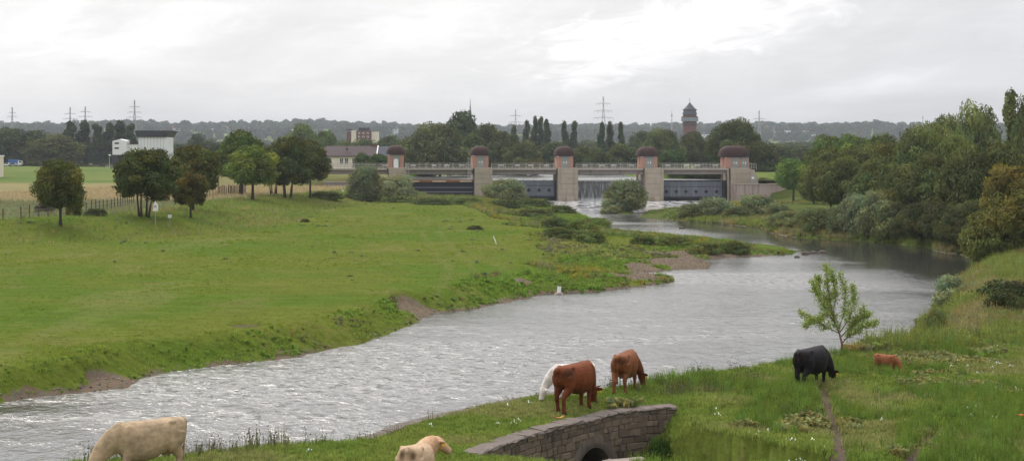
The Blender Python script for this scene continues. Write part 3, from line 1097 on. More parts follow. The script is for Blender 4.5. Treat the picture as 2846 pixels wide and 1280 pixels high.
for k, (u, vt, w, y) in enumerate(((1464, 334, 30, 660), (1486, 327, 30, 670), (1503, 326, 30, 665), (1520, 331, 32, 660), (1570, 340, 32, 690), (1597, 338, 34, 690),
                                   (1672, 340, 34, 620), (1696, 342, 32, 625), (1725, 341, 32, 630))):
    labs = ('leftmost poplar of the group of four behind the weir', 'second poplar of the group of four behind the weir',
            'third poplar of the group of four behind the weir', 'rightmost poplar of the group of four behind the weir',
            'left poplar of the pair right of the poplar group', 'right poplar of the pair right of the poplar group',
            'left poplar of three beneath the tall pylon', 'middle poplar of three beneath the tall pylon', 'right poplar of three beneath the tall pylon')
    plant('poplar_tree', labs[k], 'tree', 'poplar%d' % (k % 3), u, y, vt, w * 1.15, G_BLUE)

# dark belt of trees across the valley floor, no one tree of which stands out
rs = np.random.RandomState(99)
for i in range(64):
    u = -60 + 2960 * (i + rs.uniform(-.35, .35)) / 64
    y = rs.uniform(780, 1150)
    vt = rs.uniform(386, 402)
    plant('belt_tree', 'dark tree of the far belt across the valley floor below the hills', 'tree', 'far%d' % (i % 3), u, y, vt, rs.uniform(75, 115), (0.060 * rs.uniform(.85, 1.2), 0.076 * rs.uniform(.85, 1.15), 0.038),
          'far tree belt below the hills')

# --- wood on the right bank
for (u, vt, w, y, key, col, lab) in (
        (2205, 436, 105, 318, 'maple0', (0.095, 0.140, 0.040), 'bright green tree at the right end of the abutment wall'),
        (2262, 470, 95, 290, 'willow0', G_OLIVE, 'small olive willow right of the bright abutment tree'),
        (2300, 372, 125, 318, 'maple2', (0.082, 0.110, 0.036), 'green tree leading the wood, upper left'),
        (2375, 366, 135, 315, 'maple0', (0.085, 0.118, 0.038), 'second green treetop of the right-hand wood below the white hotel'),
        (2450, 368, 130, 312, 'maple1', (0.066, 0.088, 0.032), 'dark green treetop of the right-hand wood right of the hotel'),
        (2310, 412, 160, 258, 'willow1', (0.090, 0.094, 0.036), 'olive willow at the left front of the right-hand wood'),
        (2395, 408, 160, 245, 'willow0', (0.082, 0.086, 0.034), 'second olive willow of the wood front, above the silver bushes'),
        (2475, 400, 175, 232, 'willow1', (0.092, 0.092, 0.034), 'third olive willow of the wood front'),
        (2560, 352, 180, 225, 'willow0', (0.100, 0.110, 0.048), 'tall olive willow in the middle of the wood'),
        (2625, 322, 170, 235, 'willow1', (0.115, 0.130, 0.066), 'tall pale willow with loose top in the wood'),
        (2715, 294, 165, 215, 'willow0', (0.118, 0.132, 0.068), 'tallest pale willow of the wood, rounded top'),
        (2812, 250, 95, 225, 'poplar0', (0.105, 0.118, 0.058), 'narrow tall tree rising highest at the right picture edge'),
        (2860, 268, 120, 222, 'willow1', (0.085, 0.095, 0.045), 'tall tree cut by the right picture edge'),
        (2345, 440, 150, 236, 'willow0', (0.078, 0.084, 0.034), 'olive willow filling the wood front left of the silver bushes'),
        (2435, 450, 150, 222, 'willow1', (0.074, 0.082, 0.032), 'olive willow right behind the tallest silver bush'),
        (2520, 405, 160, 240, 'willow1', (0.082, 0.094, 0.036), 'mid-green willow behind the dark olive willow of the wood'),
        (2660, 380, 170, 200, 'willow0', (0.084, 0.094, 0.040), 'mid-green willow between the pale willows and the bay'),
        (2520, 460, 150, 200, 'willow0', (0.078, 0.080, 0.032), 'dark olive willow low in the wood above the water'),
        (2590, 430, 190, 182, 'willow1', (0.070, 0.074, 0.032), 'broad dark willow overhanging the bay'),
        (2690, 420, 200, 170, 'willow0', (0.062, 0.066, 0.030), 'darkest willow overhanging the bay'),
        (2790, 400, 190, 170, 'willow1', (0.075, 0.080, 0.036), 'big willow behind the rusty brown tree'),
        (2600, 555, 150, 171, 'willow1', (0.062, 0.070, 0.032), 'low dark willow with branches touching the bay water'),
        (2700, 560, 160, 158, 'willow0', (0.060, 0.066, 0.030), 'low dark willow at the deepest point of the bay'),
        (2815, 452, 190, 138, 'maple1', (0.106, 0.086, 0.028), 'rusty brown tree at the right picture edge above the bank'),
        (2755, 575, 170, 128, 'willow1', (0.098, 0.096, 0.036), 'leaning olive willow hanging over the bank, right edge'),
        (2870, 520, 180, 122, 'maple0', (0.100, 0.086, 0.030), 'brown-green tree with a thick trunk cut by the right edge')):
    plant('bank_tree', lab, 'tree', key, u, y, vt, w, (col[0] * 1.28, col[1] * 1.36, col[2] * 1.2))

# --- silver willow bushes
for (u, vt, w, y, col, lab) in (
        (1018, 461, 88, -553, (0.150, 0.162, 0.105), 'grey-green willow bush in front of the left bridge approach'),
        (1100, 487, 100, -550, G_SILVER, 'silver willow bush left of the black gate'),
        (1128, 520, 60, -557, G_SILVER, 'low silver bush at the foot of the black gate'),
        (1405, 497, 112, -557, (0.160, 0.182, 0.118), 'round silver willow bush in front of the second weir gate'),
        (1735, 500, 108, 272, (0.165, 0.185, 0.120), 'silver willow bush on its own islet in midstream'),
        (1700, 552, 60, 269, G_SILVER, 'low silver bush on the left side of the islet'),
        (1985, 548, 95, -598, G_SILVER, 'silver bush on the gravel bar below the right gate'),
        (1925, 566, 80, -602, (0.150, 0.165, 0.095), 'low grey bush on the gravel bar left end'),
        (2108, 540, 110, -596, (0.170, 0.190, 0.125), 'silver bush on the gravel bar below the abutment wall'),
        (2050, 572, 80, -606, (0.135, 0.150, 0.085), 'low green-grey bush between the two bar bushes'),
        (2165, 566, 75, -602, (0.135, 0.150, 0.090), 'low silver bush at the right end of the bar'),
        (2380, 540, 90, -640, G_SILVER, 'tall silver bush at the foot of the wood'),
        (2430, 530, 90, -646, (0.175, 0.195, 0.125), 'tallest silver bush at the foot of the wood'),
        (2345, 570, 80, -640, (0.135, 0.152, 0.090), 'grey-green bush left of the silver bushes below the wood'),
        (2480, 570, 100, -656, (0.120, 0.140, 0.075), 'grey-green bush right of the silver bushes below the wood'),
        (2270, 580, 80, -640, (0.125, 0.140, 0.070), 'small grey-green bush on the bank left of the wood'),
        (2650, 765, 100, 88, (0.190, 0.225, 0.160), 'silver-green bush hanging over the near bank above the bay'),
        (2600, 855, 70, 71, (0.150, 0.170, 0.075), 'small arching bush on the near bank by the water')):
    plant('willow_bush', lab, 'bush', 'silver%d' % random.randint(0, 1), u, max(y, 0), vt, w, col, parts=('stems', 'foliage'), vbase=-y if y < 0 else None)

# --- hedge behind the right-hand weir bay
for k, (u, vt, w, y) in enumerate(((1852, 474, 80, 394), (1890, 476, 80, 388), (1930, 475, 80, 382), (1968, 477, 80, 378), (2002, 476, 80, 374.5), (2125, 462, 70, 420), (2165, 466, 70, 415))):
    plant('hedge_bush', 'dark hedge bush seen under the bridge behind the rightmost gate' if u < 2050 else 'dark hedge bush on the grass behind the abutment', 'bush', 'far%d' % (k % 3), u, y, vt, w, (0.055, 0.075, 0.030),
          'hedge behind the rightmost gate' if u < 2050 else 'hedge behind the abutment', parts=('stems', 'foliage'))

# --- thicket of bushes down to the water along the right bank
rst = np.random.RandomState(57)
for k in range(46):
    u = 2170 + 560 * (k % 30) / 29 + rst.uniform(-8, 8) if k < 30 else 2190 + 330 * (k - 30) / 15
    v = np.interp(u, [2120, 2190, 2330, 2486, 2580, 2715, 2740], [634, 655, 664, 674, 686, 715, 735])
    y = float(F * CH / (v - V0)) + (rst.uniform(18, 34) if k >= 30 else (rst.uniform(3, 9) if u < 2440 else rst.uniform(0.3, 3.0)))
    hgt = rst.uniform(70, 115) * np.interp(u, [2170, 2400, 2600], [0.55, 0.9, 1.25])
    dark = np.interp(u, [2300, 2560], [0.0, 1.0])
    cc = np.array((0.150, 0.168, 0.092)) * (1 - dark) + np.array((0.062, 0.068, 0.030)) * dark
    plant('thicket_bush', 'grey-green bush of the dense thicket along the right bank' if u < 2450 else 'dark bush of the overhanging thicket round the bay', 'bush', ('silver%d' if u < 2480 else 'willow%d') % (k % 2), u, y, v - 4 - hgt, rst.uniform(70, 105) * np.interp(u, [2170, 2600], [0.8, 1.2]),
          tuple(cc * rst.uniform(.8, 1.2)), 'thicket along the right bank' if u < 2450 else 'overhanging thicket round the bay', parts=('stems', 'foliage'))

# --- brambles and dark scrub
for (u, vt, w, y, col, lab) in (
        (1545, 598, 75, -636, G_BRAM, 'dark bramble thicket highest on the left bank opposite the islet'),
        (1615, 602, 80, -650, (0.115, 0.140, 0.052), 'dark bramble thicket at the water corner opposite the gravel bar'),
        (1655, 600, 80, -628, (0.105, 0.150, 0.045), 'bright green clump at the water corner left bank'),
        (1550, 626, 85, -660, (0.100, 0.120, 0.046), 'wide bramble thicket in the middle of the left bank scrub'),
        (1640, 632, 85, -672, (0.120, 0.142, 0.052), 'bramble thicket lower left bank, right of the wide one'),
        (1870, 650, 90, -682, (0.140, 0.160, 0.058), 'dark bush on the spit behind the gravel'),
        (1790, 652, 65, -678, (0.088, 0.110, 0.042), 'dark bush left of the spit gravel'),
        (1960, 668, 90, -704, (0.110, 0.128, 0.052), 'grassy green bush in the middle of the spit'),
        (2040, 664, 80, -704, (0.098, 0.118, 0.046), 'green bush near the tip of the spit'),
        (1320, 624, 42, -638, (0.058, 0.066, 0.034), 'small dark bush alone in the meadow near the leaning pole'),
        (848, 606, 24, -617, (0.052, 0.066, 0.030), 'tiny dark bush alone in the meadow below the dyke clump'),
        (1000, 534, 90, -556, (0.050, 0.060, 0.028), 'low dark bramble beside the warning triangle'),
        (905, 528, 90, -553, (0.082, 0.092, 0.040), 'green scrub at the foot of the dyke clump'),
        (1110, 540, 90, -562, (0.105, 0.125, 0.050), 'pale green scrub below the black gate'),
        (1200, 546, 110, -568, (0.090, 0.112, 0.045), 'green scrub at the meadow end below the black gate'),
        (1290, 546, 100, -568, (0.098, 0.118, 0.046), 'green scrub at the meadow end below the second pier'),
        (1480, 548, 110, -574, (0.085, 0.108, 0.042), 'green scrub on the shore below the third pier'),
        (1400, 552, 100, -576, (0.072, 0.092, 0.038), 'dark scrub at the meadow end below the round silver bush'),
        (1560, 566, 80, -592, (0.095, 0.118, 0.045), 'green scrub on the shore left of the islet'),
        (1480, 576, 110, -600, (0.092, 0.110, 0.045), 'pale scrub left of the shore opposite the islet'),
        (2830, 770, 200, 78, (0.045, 0.055, 0.026), 'dark bramble bush on the near pasture, right edge'),
        (2790, 800, 110, 72, (0.050, 0.060, 0.028), 'small dark bramble left of the big one, near pasture'),
        (1838, 1196, 70, 43.2, (0.050, 0.085, 0.026), 'dark green nettle clump beside the culvert wall')):
    plant('bramble_bush', lab, 'bush', 'bramble%d' % random.randint(0, 1), u, max(y, 0), vt, w, col, parts=('stems', 'foliage'), vbase=-y if y < 0 else None)
for (u, v, w, h, col, lab) in (
        (125, 585, 48, 42, (0.085, 0.072, 0.055), 'grey-brown dead bush at the post fence left of the small tree'),
        (205, 590, 40, 60, (0.105, 0.100, 0.032), 'yellowish bush just behind the small round-crowned tree'),
        (265, 592, 60, 24, (0.070, 0.078, 0.038), 'low bush growing through the post fence')):
    g = ground_at(u, v + 8)
    plant('fence_bush', lab, 'bush', 'bramble0', u, g.y, v + 8 - h, w, col, parts=('stems', 'foliage'))

# --- shrubs along the far side of the field
for (u, vt, w, y, lab) in ((250, 456, 70, 620, 'low grey-brown shrub below the dark tree row, left'), (300, 452, 60, 615, 'low grey-green shrub below the dark tree row, by the lamp'),
                           (120, 462, 60, 612, 'low dark shrub behind the field, below the olive tree')):
    plant('field_shrub', lab, 'bush', 'bramble1', u, y, vt, w, (0.082, 0.078, 0.045), parts=('stems', 'foliage'))


# --- young tree on the near bank
def young_tree():
    x, y = P(2342, 985, 2.45)
    zg = hz(x, y)
    e = empty('young_tree', (x, y, zg - 0.03))
    tag(e, 'young airy light-green tree alone on the near bank beside the black cow', 'tree')
    k = y / F
    rs = np.random.RandomState(4)

    def q(u, v, dep=0.0):
        return Vector(((u - 2342) * k, dep, (985 - v) * k))
    limbs = [[q(2342, 985), q(2340, 950), q(2331, 915), q(2318, 880, .1), q(2308, 830, .1), q(2300, 780, .05), q(2296, 735)],
             [q(2334, 922), q(2300, 905, .2), q(2265, 890, .3), q(2230, 865, .3)],
             [q(2320, 885), q(2290, 870, -.2), q(2255, 880, -.3), q(2234, 898, -.3)],
             [q(2322, 895), q(2290, 850, -.1), q(2268, 810, -.2), q(2256, 778, -.2)],
             [q(2316, 870), q(2325, 820, .2), q(2322, 780, .3), q(2314, 752, .3)],
             [q(2330, 912), q(2345, 860, -.2), q(2345, 800, -.3), q(2332, 758, -.2)],
             [q(2340, 950), q(2362, 925, .1), q(2378, 890, .2), q(2402, 850, .2)],
             [q(2345, 940), q(2378, 915, -.2), q(2405, 895, -.3), q(2428, 888, -.3)],
             [q(2335, 918), q(2362, 880, .1), q(2375, 830, .1), q(2372, 792, .1)],
             [q(2338, 930), q(2372, 900, .2), q(2400, 880, .2), q(2418, 868, .2)],
             [q(2318, 880), q(2300, 840, .3), q(2280, 790, .3), q(2276, 768, .3)]]
    mb = MB()
    pts = []
    for i, L in enumerate(limbs):
        n = len(L)
        r0 = 0.055 if i == 0 else 0.022
        mb.tube(L, [r0 * (1 - 0.85 * j / (n - 1)) for j in range(n)], 6)
        for j in range(n - 1):
            for f in np.linspace(0, 1, 7):
                if i == 0 and j < 2:
                    continue
                p = L[j].lerp(L[j + 1], f)
                frac = (j + f) / (n - 1)
                if frac > 0.22:
                    pts.append((p, frac, (L[j + 1] - L[j]).normalized()))
    mb.build('trunk', M_BARK_L, e, smooth=True)
    tw = MB()
    C = []
    for (p, fr, d) in pts:
        for s in range(4):
            g = Vector(rs.normal(0, 1, 3))
            g = (g - d * g.dot(d)).normalized()
            tip = p + (d * 0.7 + g * 0.75).normalized() * rs.uniform(0.10, 0.34) * (1.25 - 0.7 * fr)
            tw.bar(p, tip, 0.004, 3)
            for f in np.linspace(0.10, 1.05, 13):
                C.append(p.lerp(tip, f) + Vector(rs.normal(0, 0.06, 3)))
    tw.build('twigs', M_BARK_L, e)
    C = np.array([tuple(c) for c in C])
    Vq, Fq = leaf_quads(C, rs.normal(0, 1, C.shape), 0.050, rs, 1.25)
    me = mesh_np('crown', Vq, Fq, M_LEAF)
    v = rs.uniform(0.7, 1.4, len(C))
    ca = me.color_attributes.new('tint', 'FLOAT_COLOR', 'POINT')
    ca.data.foreach_set('color', np.repeat(np.stack([v * rs.uniform(.9, 1.15, len(C)), v, v, np.ones(len(C))], 1), 4, axis=0).astype(np.float32).ravel())
    c = obj('crown', me, e)
    c.color = (0.26, 0.345, 0.080, 1)


young_tree()

# ------------------------------------------------------------------ ground cover (uncountable: kind = stuff)
def shade_attr(me, cols):
    ca = me.color_attributes.new('shade', 'FLOAT_COLOR', 'POINT')
    ca.data.foreach_set('color', np.asarray(cols, dtype=np.float32).ravel())


def tuft(name, n, h, spread, w, seed, lean=0.5, heads=None, leafy=False, hcol=(1, 1, 1)):
    """blades fanning out of one root; heads = size of seed heads or flowers"""
    rs = np.random.RandomState(seed)
    V, Fc, Cc = [], [], []
    for i in range(n):
        g = rs.uniform(0, 6.28)
        r = spread * math.sqrt(rs.uniform())
        bx, by = r * math.cos(g), r * math.sin(g)
        hh = h * rs.uniform(0.55, 1.15)
        la = rs.uniform(0, 6.28)
        ln = hh * lean * rs.uniform(0.2, 1.0)
        dx, dy = math.cos(la), math.sin(la)
        px, py = -dy * w * 0.5, dx * w * 0.5
        sh = rs.uniform(0.75, 1.25)
        b = len(V)
        mx, my, mz = bx + dx * ln * 0.35, by + dy * ln * 0.35, hh * 0.6
        tx, ty, tz = bx + dx * ln, by + dy * ln, hh * (0.95 if not leafy else 0.7)
        k = 1.0 if not leafy else 1.9
        V += [(bx - px, by - py, -0.02), (bx + px, by + py, -0.02), (mx + px * k, my + py * k, mz), (mx - px * k, my - py * k, mz), (tx, ty, tz)]
        Fc += [(b, b + 1, b + 2), (b, b + 2, b + 3), (b + 3, b + 2, b + 4)]
        Cc += [(sh, sh, sh, 1)] * 5
        if heads and rs.uniform() < 0.45:
            s = heads * rs.uniform(0.7, 1.3)
            b = len(V)
            z1 = tz + s
            V += [(tx - s, ty, z1), (tx, ty - s, z1), (tx + s, ty, z1), (tx, ty + s, z1), (tx, ty, z1 + s * 1.3), (tx, ty, z1 - s)]
            for a0, a1 in ((0, 1), (1, 2), (2, 3), (3, 0)):
                Fc += [(b + a0, b + a1, b + 4), (b + a1, b + a0, b + 5)]
            Cc += [(*hcol, 1)] * 6
    me = mesh_np(name, V, Fc, M_BLADE)
    shade_attr(me, Cc)
    return bpy.data.objects.new(name, me)      # a model for the scatter, never placed itself


def pebble(name, seed):
    rs = np.random.RandomState(seed)
    mb = MB().ball((0, 0, 0.02), (0.09, 0.07, 0.05), 6, 4)
    mb.v = [tuple(np.array(p) * rs.uniform(0.8, 1.2)) for p in mb.v]
    me = mb.mesh(name, M_BLADE, True)
    shade_attr(me, [(1, 1, 1, 1)] * len(me.vertices))
    return bpy.data.objects.new(name, me)


def far_crown(name, seed):
    W, H = 13.0, 11.0
    me = crown(name, lobes_broad(W, H, 10, seed, -1.0), 420, 1.7, seed, 1.2, 0, 0.2, 0.25)
    a = me.color_attributes['tint']
    buf = np.zeros(len(me.vertices) * 4, np.float32)
    a.data.foreach_get('color', buf)
    shade_attr(me, buf)
    me.materials.clear()
    me.materials.append(M_BLADE)
    return bpy.data.objects.new(name, me)


def scatter(name, models, pts, scl, tint, pick=None, tilt=0.0, gain=1.42):
    """one object whose points each carry one of the models"""
    n = len(pts)
    rs = np.random.RandomState(n % 9973)
    me = bpy.data.meshes.new(name)
    me.vertices.add(n)
    me.vertices.foreach_set('co', np.asarray(pts, np.float32).ravel())
    rot = np.stack([rs.normal(0, tilt, n), rs.normal(0, tilt, n), rs.uniform(0, 6.283, n)], 1).astype(np.float32)
    me.attributes.new('rot', 'FLOAT_VECTOR', 'POINT').data.foreach_set('vector', rot.ravel())
    sc = np.asarray(scl, np.float32)
    if sc.ndim == 1:
        sc = np.stack([sc, sc, sc], 1)
    me.attributes.new('scl', 'FLOAT_VECTOR', 'POINT').data.foreach_set('vector', sc.ravel())
    t4 = np.concatenate([np.asarray(tint, np.float32) * gain, np.ones((n, 1), np.float32)], 1)
    me.attributes.new('tint', 'FLOAT_COLOR', 'POINT').data.foreach_set('color', t4.ravel())
    if pick is None:
        pick = rs.randint(0, len(models), n)
    me.attributes.new('pick', 'INT', 'POINT').data.foreach_set('value', np.asarray(pick, np.int32))
    o = obj(name, me)
    o['kind'] = 'stuff'
    ng = bpy.data.node_groups.new(name, 'GeometryNodeTree')
    ng.interface.new_socket('Geometry', in_out='INPUT', socket_type='NodeSocketGeometry')
    ng.interface.new_socket('Geometry', in_out='OUTPUT', socket_type='NodeSocketGeometry')
    N, L = ng.nodes, ng.links
    gi, go = N.new('NodeGroupInput'), N.new('NodeGroupOutput')
    join = N.new('GeometryNodeGeometryToInstance')
    for m in models:
        oi = N.new('GeometryNodeObjectInfo')
        oi.inputs['Object'].default_value = m
        L.new(oi.outputs['Geometry'], join.inputs[0])
    ip = N.new('GeometryNodeInstanceOnPoints')
    ip.inputs['Pick Instance'].default_value = True

    def attr(nm, tp):
        a = N.new('GeometryNodeInputNamedAttribute')
        a.data_type = tp
        a.inputs['Name'].default_value = nm
        return [s for s in a.outputs if s.enabled and s.name == 'Attribute'][0]
    L.new(gi.outputs[0], ip.inputs['Points'])
    L.new(join.outputs[0], ip.inputs['Instance'])
    L.new(attr('pick', 'INT'), ip.inputs['Instance Index'])
    L.new(attr('rot', 'FLOAT_VECTOR'), ip.inputs['Rotation'])
    L.new(attr('scl', 'FLOAT_VECTOR'), ip.inputs['Scale'])
    L.new(ip.outputs[0], go.inputs[0])
    md = o.modifiers.new('scatter', 'NODES')
    md.node_group = ng
    return o


T_SHORT = [tuft('short grass', 16, 0.13, 0.16, 0.014, 1, 0.7), tuft('short grass', 16, 0.15, 0.18, 0.014, 2, 0.9), tuft('short grass', 14, 0.11, 0.17, 0.016, 3, 0.8)]
T_TALL = [tuft('tall grass', 20, 0.45, 0.14, 0.013, 4, 0.45), tuft('tall grass', 18, 0.5, 0.16, 0.014, 5, 0.6, heads=0.014, hcol=(1.3, 1.1, 0.8))]
T_HERB = [tuft('leafy herb', 22, 0.32, 0.18, 0.045, 6, 0.9, leafy=True), tuft('leafy herb', 20, 0.42, 0.2, 0.05, 7, 0.7, leafy=True)]
T_THIS = [tuft('thistle', 9, 0.55, 0.12, 0.014, 8, 0.45, heads=0.022, hcol=(0.9, 0.35, 0.55)), tuft('thistle', 7, 0.42, 0.10, 0.012, 9, 0.5, heads=0.020, hcol=(0.55, 0.22, 0.30))]
T_FLOW = [tuft('white flower', 6, 0.16, 0.12, 0.008, 10, 0.5, heads=0.018, hcol=(7.0, 5.0, 20.0))]
T_PEB = [pebble('pebble', 1), pebble('pebble', 2)]
T_CROWN = [far_crown('hill tree crown', s) for s in (1, 2, 3)]


def cloud(n, x0, x1, y0, y1, seed, vis=25.0):
    """random ground points inside a box and within the angle that the place shows"""
    rs = np.random.RandomState(seed)
    x, y = rs.uniform(x0, x1, n), rs.uniform(y0, y1, n)
    k = np.abs(np.degrees(np.arctan2(x, y))) < vis
    return x[k], y[k], rs


def tinted(rs, n, base, v=0.18, warm=0.10):
    k = rs.normal(1, v, n).clip(0.55, 1.6)
    w = rs.normal(0, warm, n)
    b = np.array(base)
    return np.stack([b[0] * k * (1 + w), b[1] * k, b[2] * k * (1 - w)], 1).clip(0.005, 1)


def near_ok(x, y):
    z, d, left, bare, dd, wd, ws = height(x, y, True)
    ok = ~left & (d > 0.75)
    inw = (ws > 0.05) & (ws < WALL_L - 0.05) & (wd > -0.08) & (wd < 0.40)
    for pth in PATHS:
        pd, _, _ = seg_dist(x, y, pth)
        ok &= pd > 0.24
    return z, d, ok & ~inw


def grow_near():
    x, y, rs = cloud(150000, -16, 34, 31, 72, 11)
    w = rs.uniform(size=len(x)) < np.clip(55.0 / y, 0, 1) ** 1.5
    x, y = x[w], y[w]
    z, d, ok = near_ok(x, y)
    x, y, z, d = x[ok], y[ok], z[ok], d[ok]
    lush = smooth(3, 12, x) * (0.4 + fbm(x / 2.5, y / 2.5, 61, 3))
    pt = fbm(x / 1.6, y / 1.6, 62, 4)
    base = np.array((0.132, 0.186, 0.036)) * (1 - smooth(.45, .65, pt))[:, None] + np.array((0.168, 0.206, 0.046)) * smooth(.45, .65, pt)[:, None]
    dryp = smooth(0.52, 0.66, fbm(x / 3.5, y / 2.2, 63, 4))[:, None]
    base = base * (1 - dryp * 0.7) + np.array((0.215, 0.200, 0.085)) * dryp * 0.7
    k = rs.normal(1, 0.17, len(x)).clip(.55, 1.5)[:, None]
    scatter('pasture_grass', T_SHORT, np.stack([x, y, z], 1), (0.70 + 0.55 * lush) * rs.uniform(0.7, 1.35, len(x)), base * k * 1.08, tilt=0.12)
    # rank growth on the right, in drifts
    x, y, rs = cloud(60000, 3, 34, 31, 76, 12)
    z, d, ok = near_ok(x, y)
    g = fbm(x / 3.0, y / 2.4, 64, 4) + 0.12 * smooth(8, 22, x) * smooth(60, 40, y)
    ok &= g > 0.555
    x, y, z = x[ok][:9000], y[ok][:9000], z[ok][:9000]
    m = fbm(x / 2.2, y / 2.2, 65, 2)
    t = tinted(rs, len(x), (0.112, 0.172, 0.034), 0.2, 0.08)
    t[m > 0.6] = tinted(rs, int((m > 0.6).sum()), (0.190, 0.190, 0.075), 0.2, 0.1)
    pk = np.where(m > 0.6, rs.randint(0, 2, len(x)), rs.randint(2, 4, len(x)))
    scatter('rank_herbs', T_TALL + T_HERB, np.stack([x, y, z], 1), rs.uniform(0.45, 1.0, len(x)), t, pk)
    # thistles along the bank edge and about the pasture
    P0, S0 = [], []
    E = np.array(EDGE)
    for i in range(520):
        j = rs.randint(0, len(E) - 1)
        p = E[j] + (E[j + 1] - E[j]) * rs.uniform() + rs.normal(0, 0.30, 2)
        cl = fbm(np.array([p[0] / 1.4]), np.array([p[1] / 1.4]), 66, 2)[0]
        if cl > 0.50 or (p[0] < -5.5 and cl > 0.34):
            P0.append(p)
            S0.append(rs.uniform(0.4, 0.95) * (1.1 if p[0] < -5.5 else 0.75))
    for (u, v, k, sp) in ((290, 1262, 22, .30), (560, 1262, 30, .45), (700, 1240, 26, .5), (740, 1236, 12, .3), (825, 1222, 8, .2), (1450, 1106, 8, .2), (1705, 1080, 26, .28), (2025, 1032, 7, .15), (1925, 1046, 6, .2), (1870, 1095, 40, .45), (2075, 1065, 30, .4), (1985, 1090, 10, .2),
                          (2260, 1170, 24, .35), (2160, 1160, 16, .35), (2440, 1050, 24, .6), (2540, 1000, 30, .6), (2480, 985, 12, .4), (2440, 968, 16, .5), (2690, 1080, 20, .5)):
        c = P(u, v, 2.45)
        for i in range(k):
            P0.append(np.array(c) + rs.normal(0, sp, 2))
            S0.append(rs.uniform(0.55, 1.05))
    P0, S0 = np.array(P0), np.array(S0)
    z = height(P0[:, 0], P0[:, 1])
    ok = z > 1.6
    P0, S0, z = P0[ok], S0[ok], z[ok]
    scatter('thistles', T_THIS, np.column_stack([P0, z]), S0, tinted(rs, len(P0), (0.110, 0.120, 0.055), 0.2, 0.12))
    # white clover and daisies
    x, y, rs = cloud(14000, -6, 30, 33, 64, 13)
    z, d, ok = near_ok(x, y)
    g = fbm(x / 2.0, y / 2.0, 67, 3) + 0.10 * smooth(10, 20, x)
    ok &= g > 0.63
    k = rs.permutation(np.flatnonzero(ok))[:230]
    x, y, z = x[k], y[k], z[k]
    scatter('white_flowers', T_FLOW, np.stack([x, y, z], 1), rs.uniform(0.5, 1.15, len(x)), tinted(rs, len(x), (0.10, 0.15, 0.035), 0.1, 0.05))
    # long grass along the right-hand bank
    x, y, rs = cloud(110000, 12, 66, 58, 235, 14)
    z, d, left, bare, dd, wd, ws = height(x, y, True)
    ok = ~left & (d > 0.3) & (d < 10)
    x, y, z, d = x[ok][:20000], y[ok][:20000], z[ok][:20000], d[ok][:20000]
    m = fbm(x / 4, y / 5, 68, 3)
    t = tinted(rs, len(x), (0.150, 0.185, 0.050), 0.2, 0.1)
    t[m > .55] = tinted(rs, int((m > .55).sum()), (0.200, 0.185, 0.085), 0.2, 0.1)
    scatter('bank_long_grass', T_TALL + T_HERB[:1], np.stack([x, y, z], 1), rs.uniform(0.7, 1.9, len(x)) * np.clip(1.2 - d / 14, .5, 1), t)


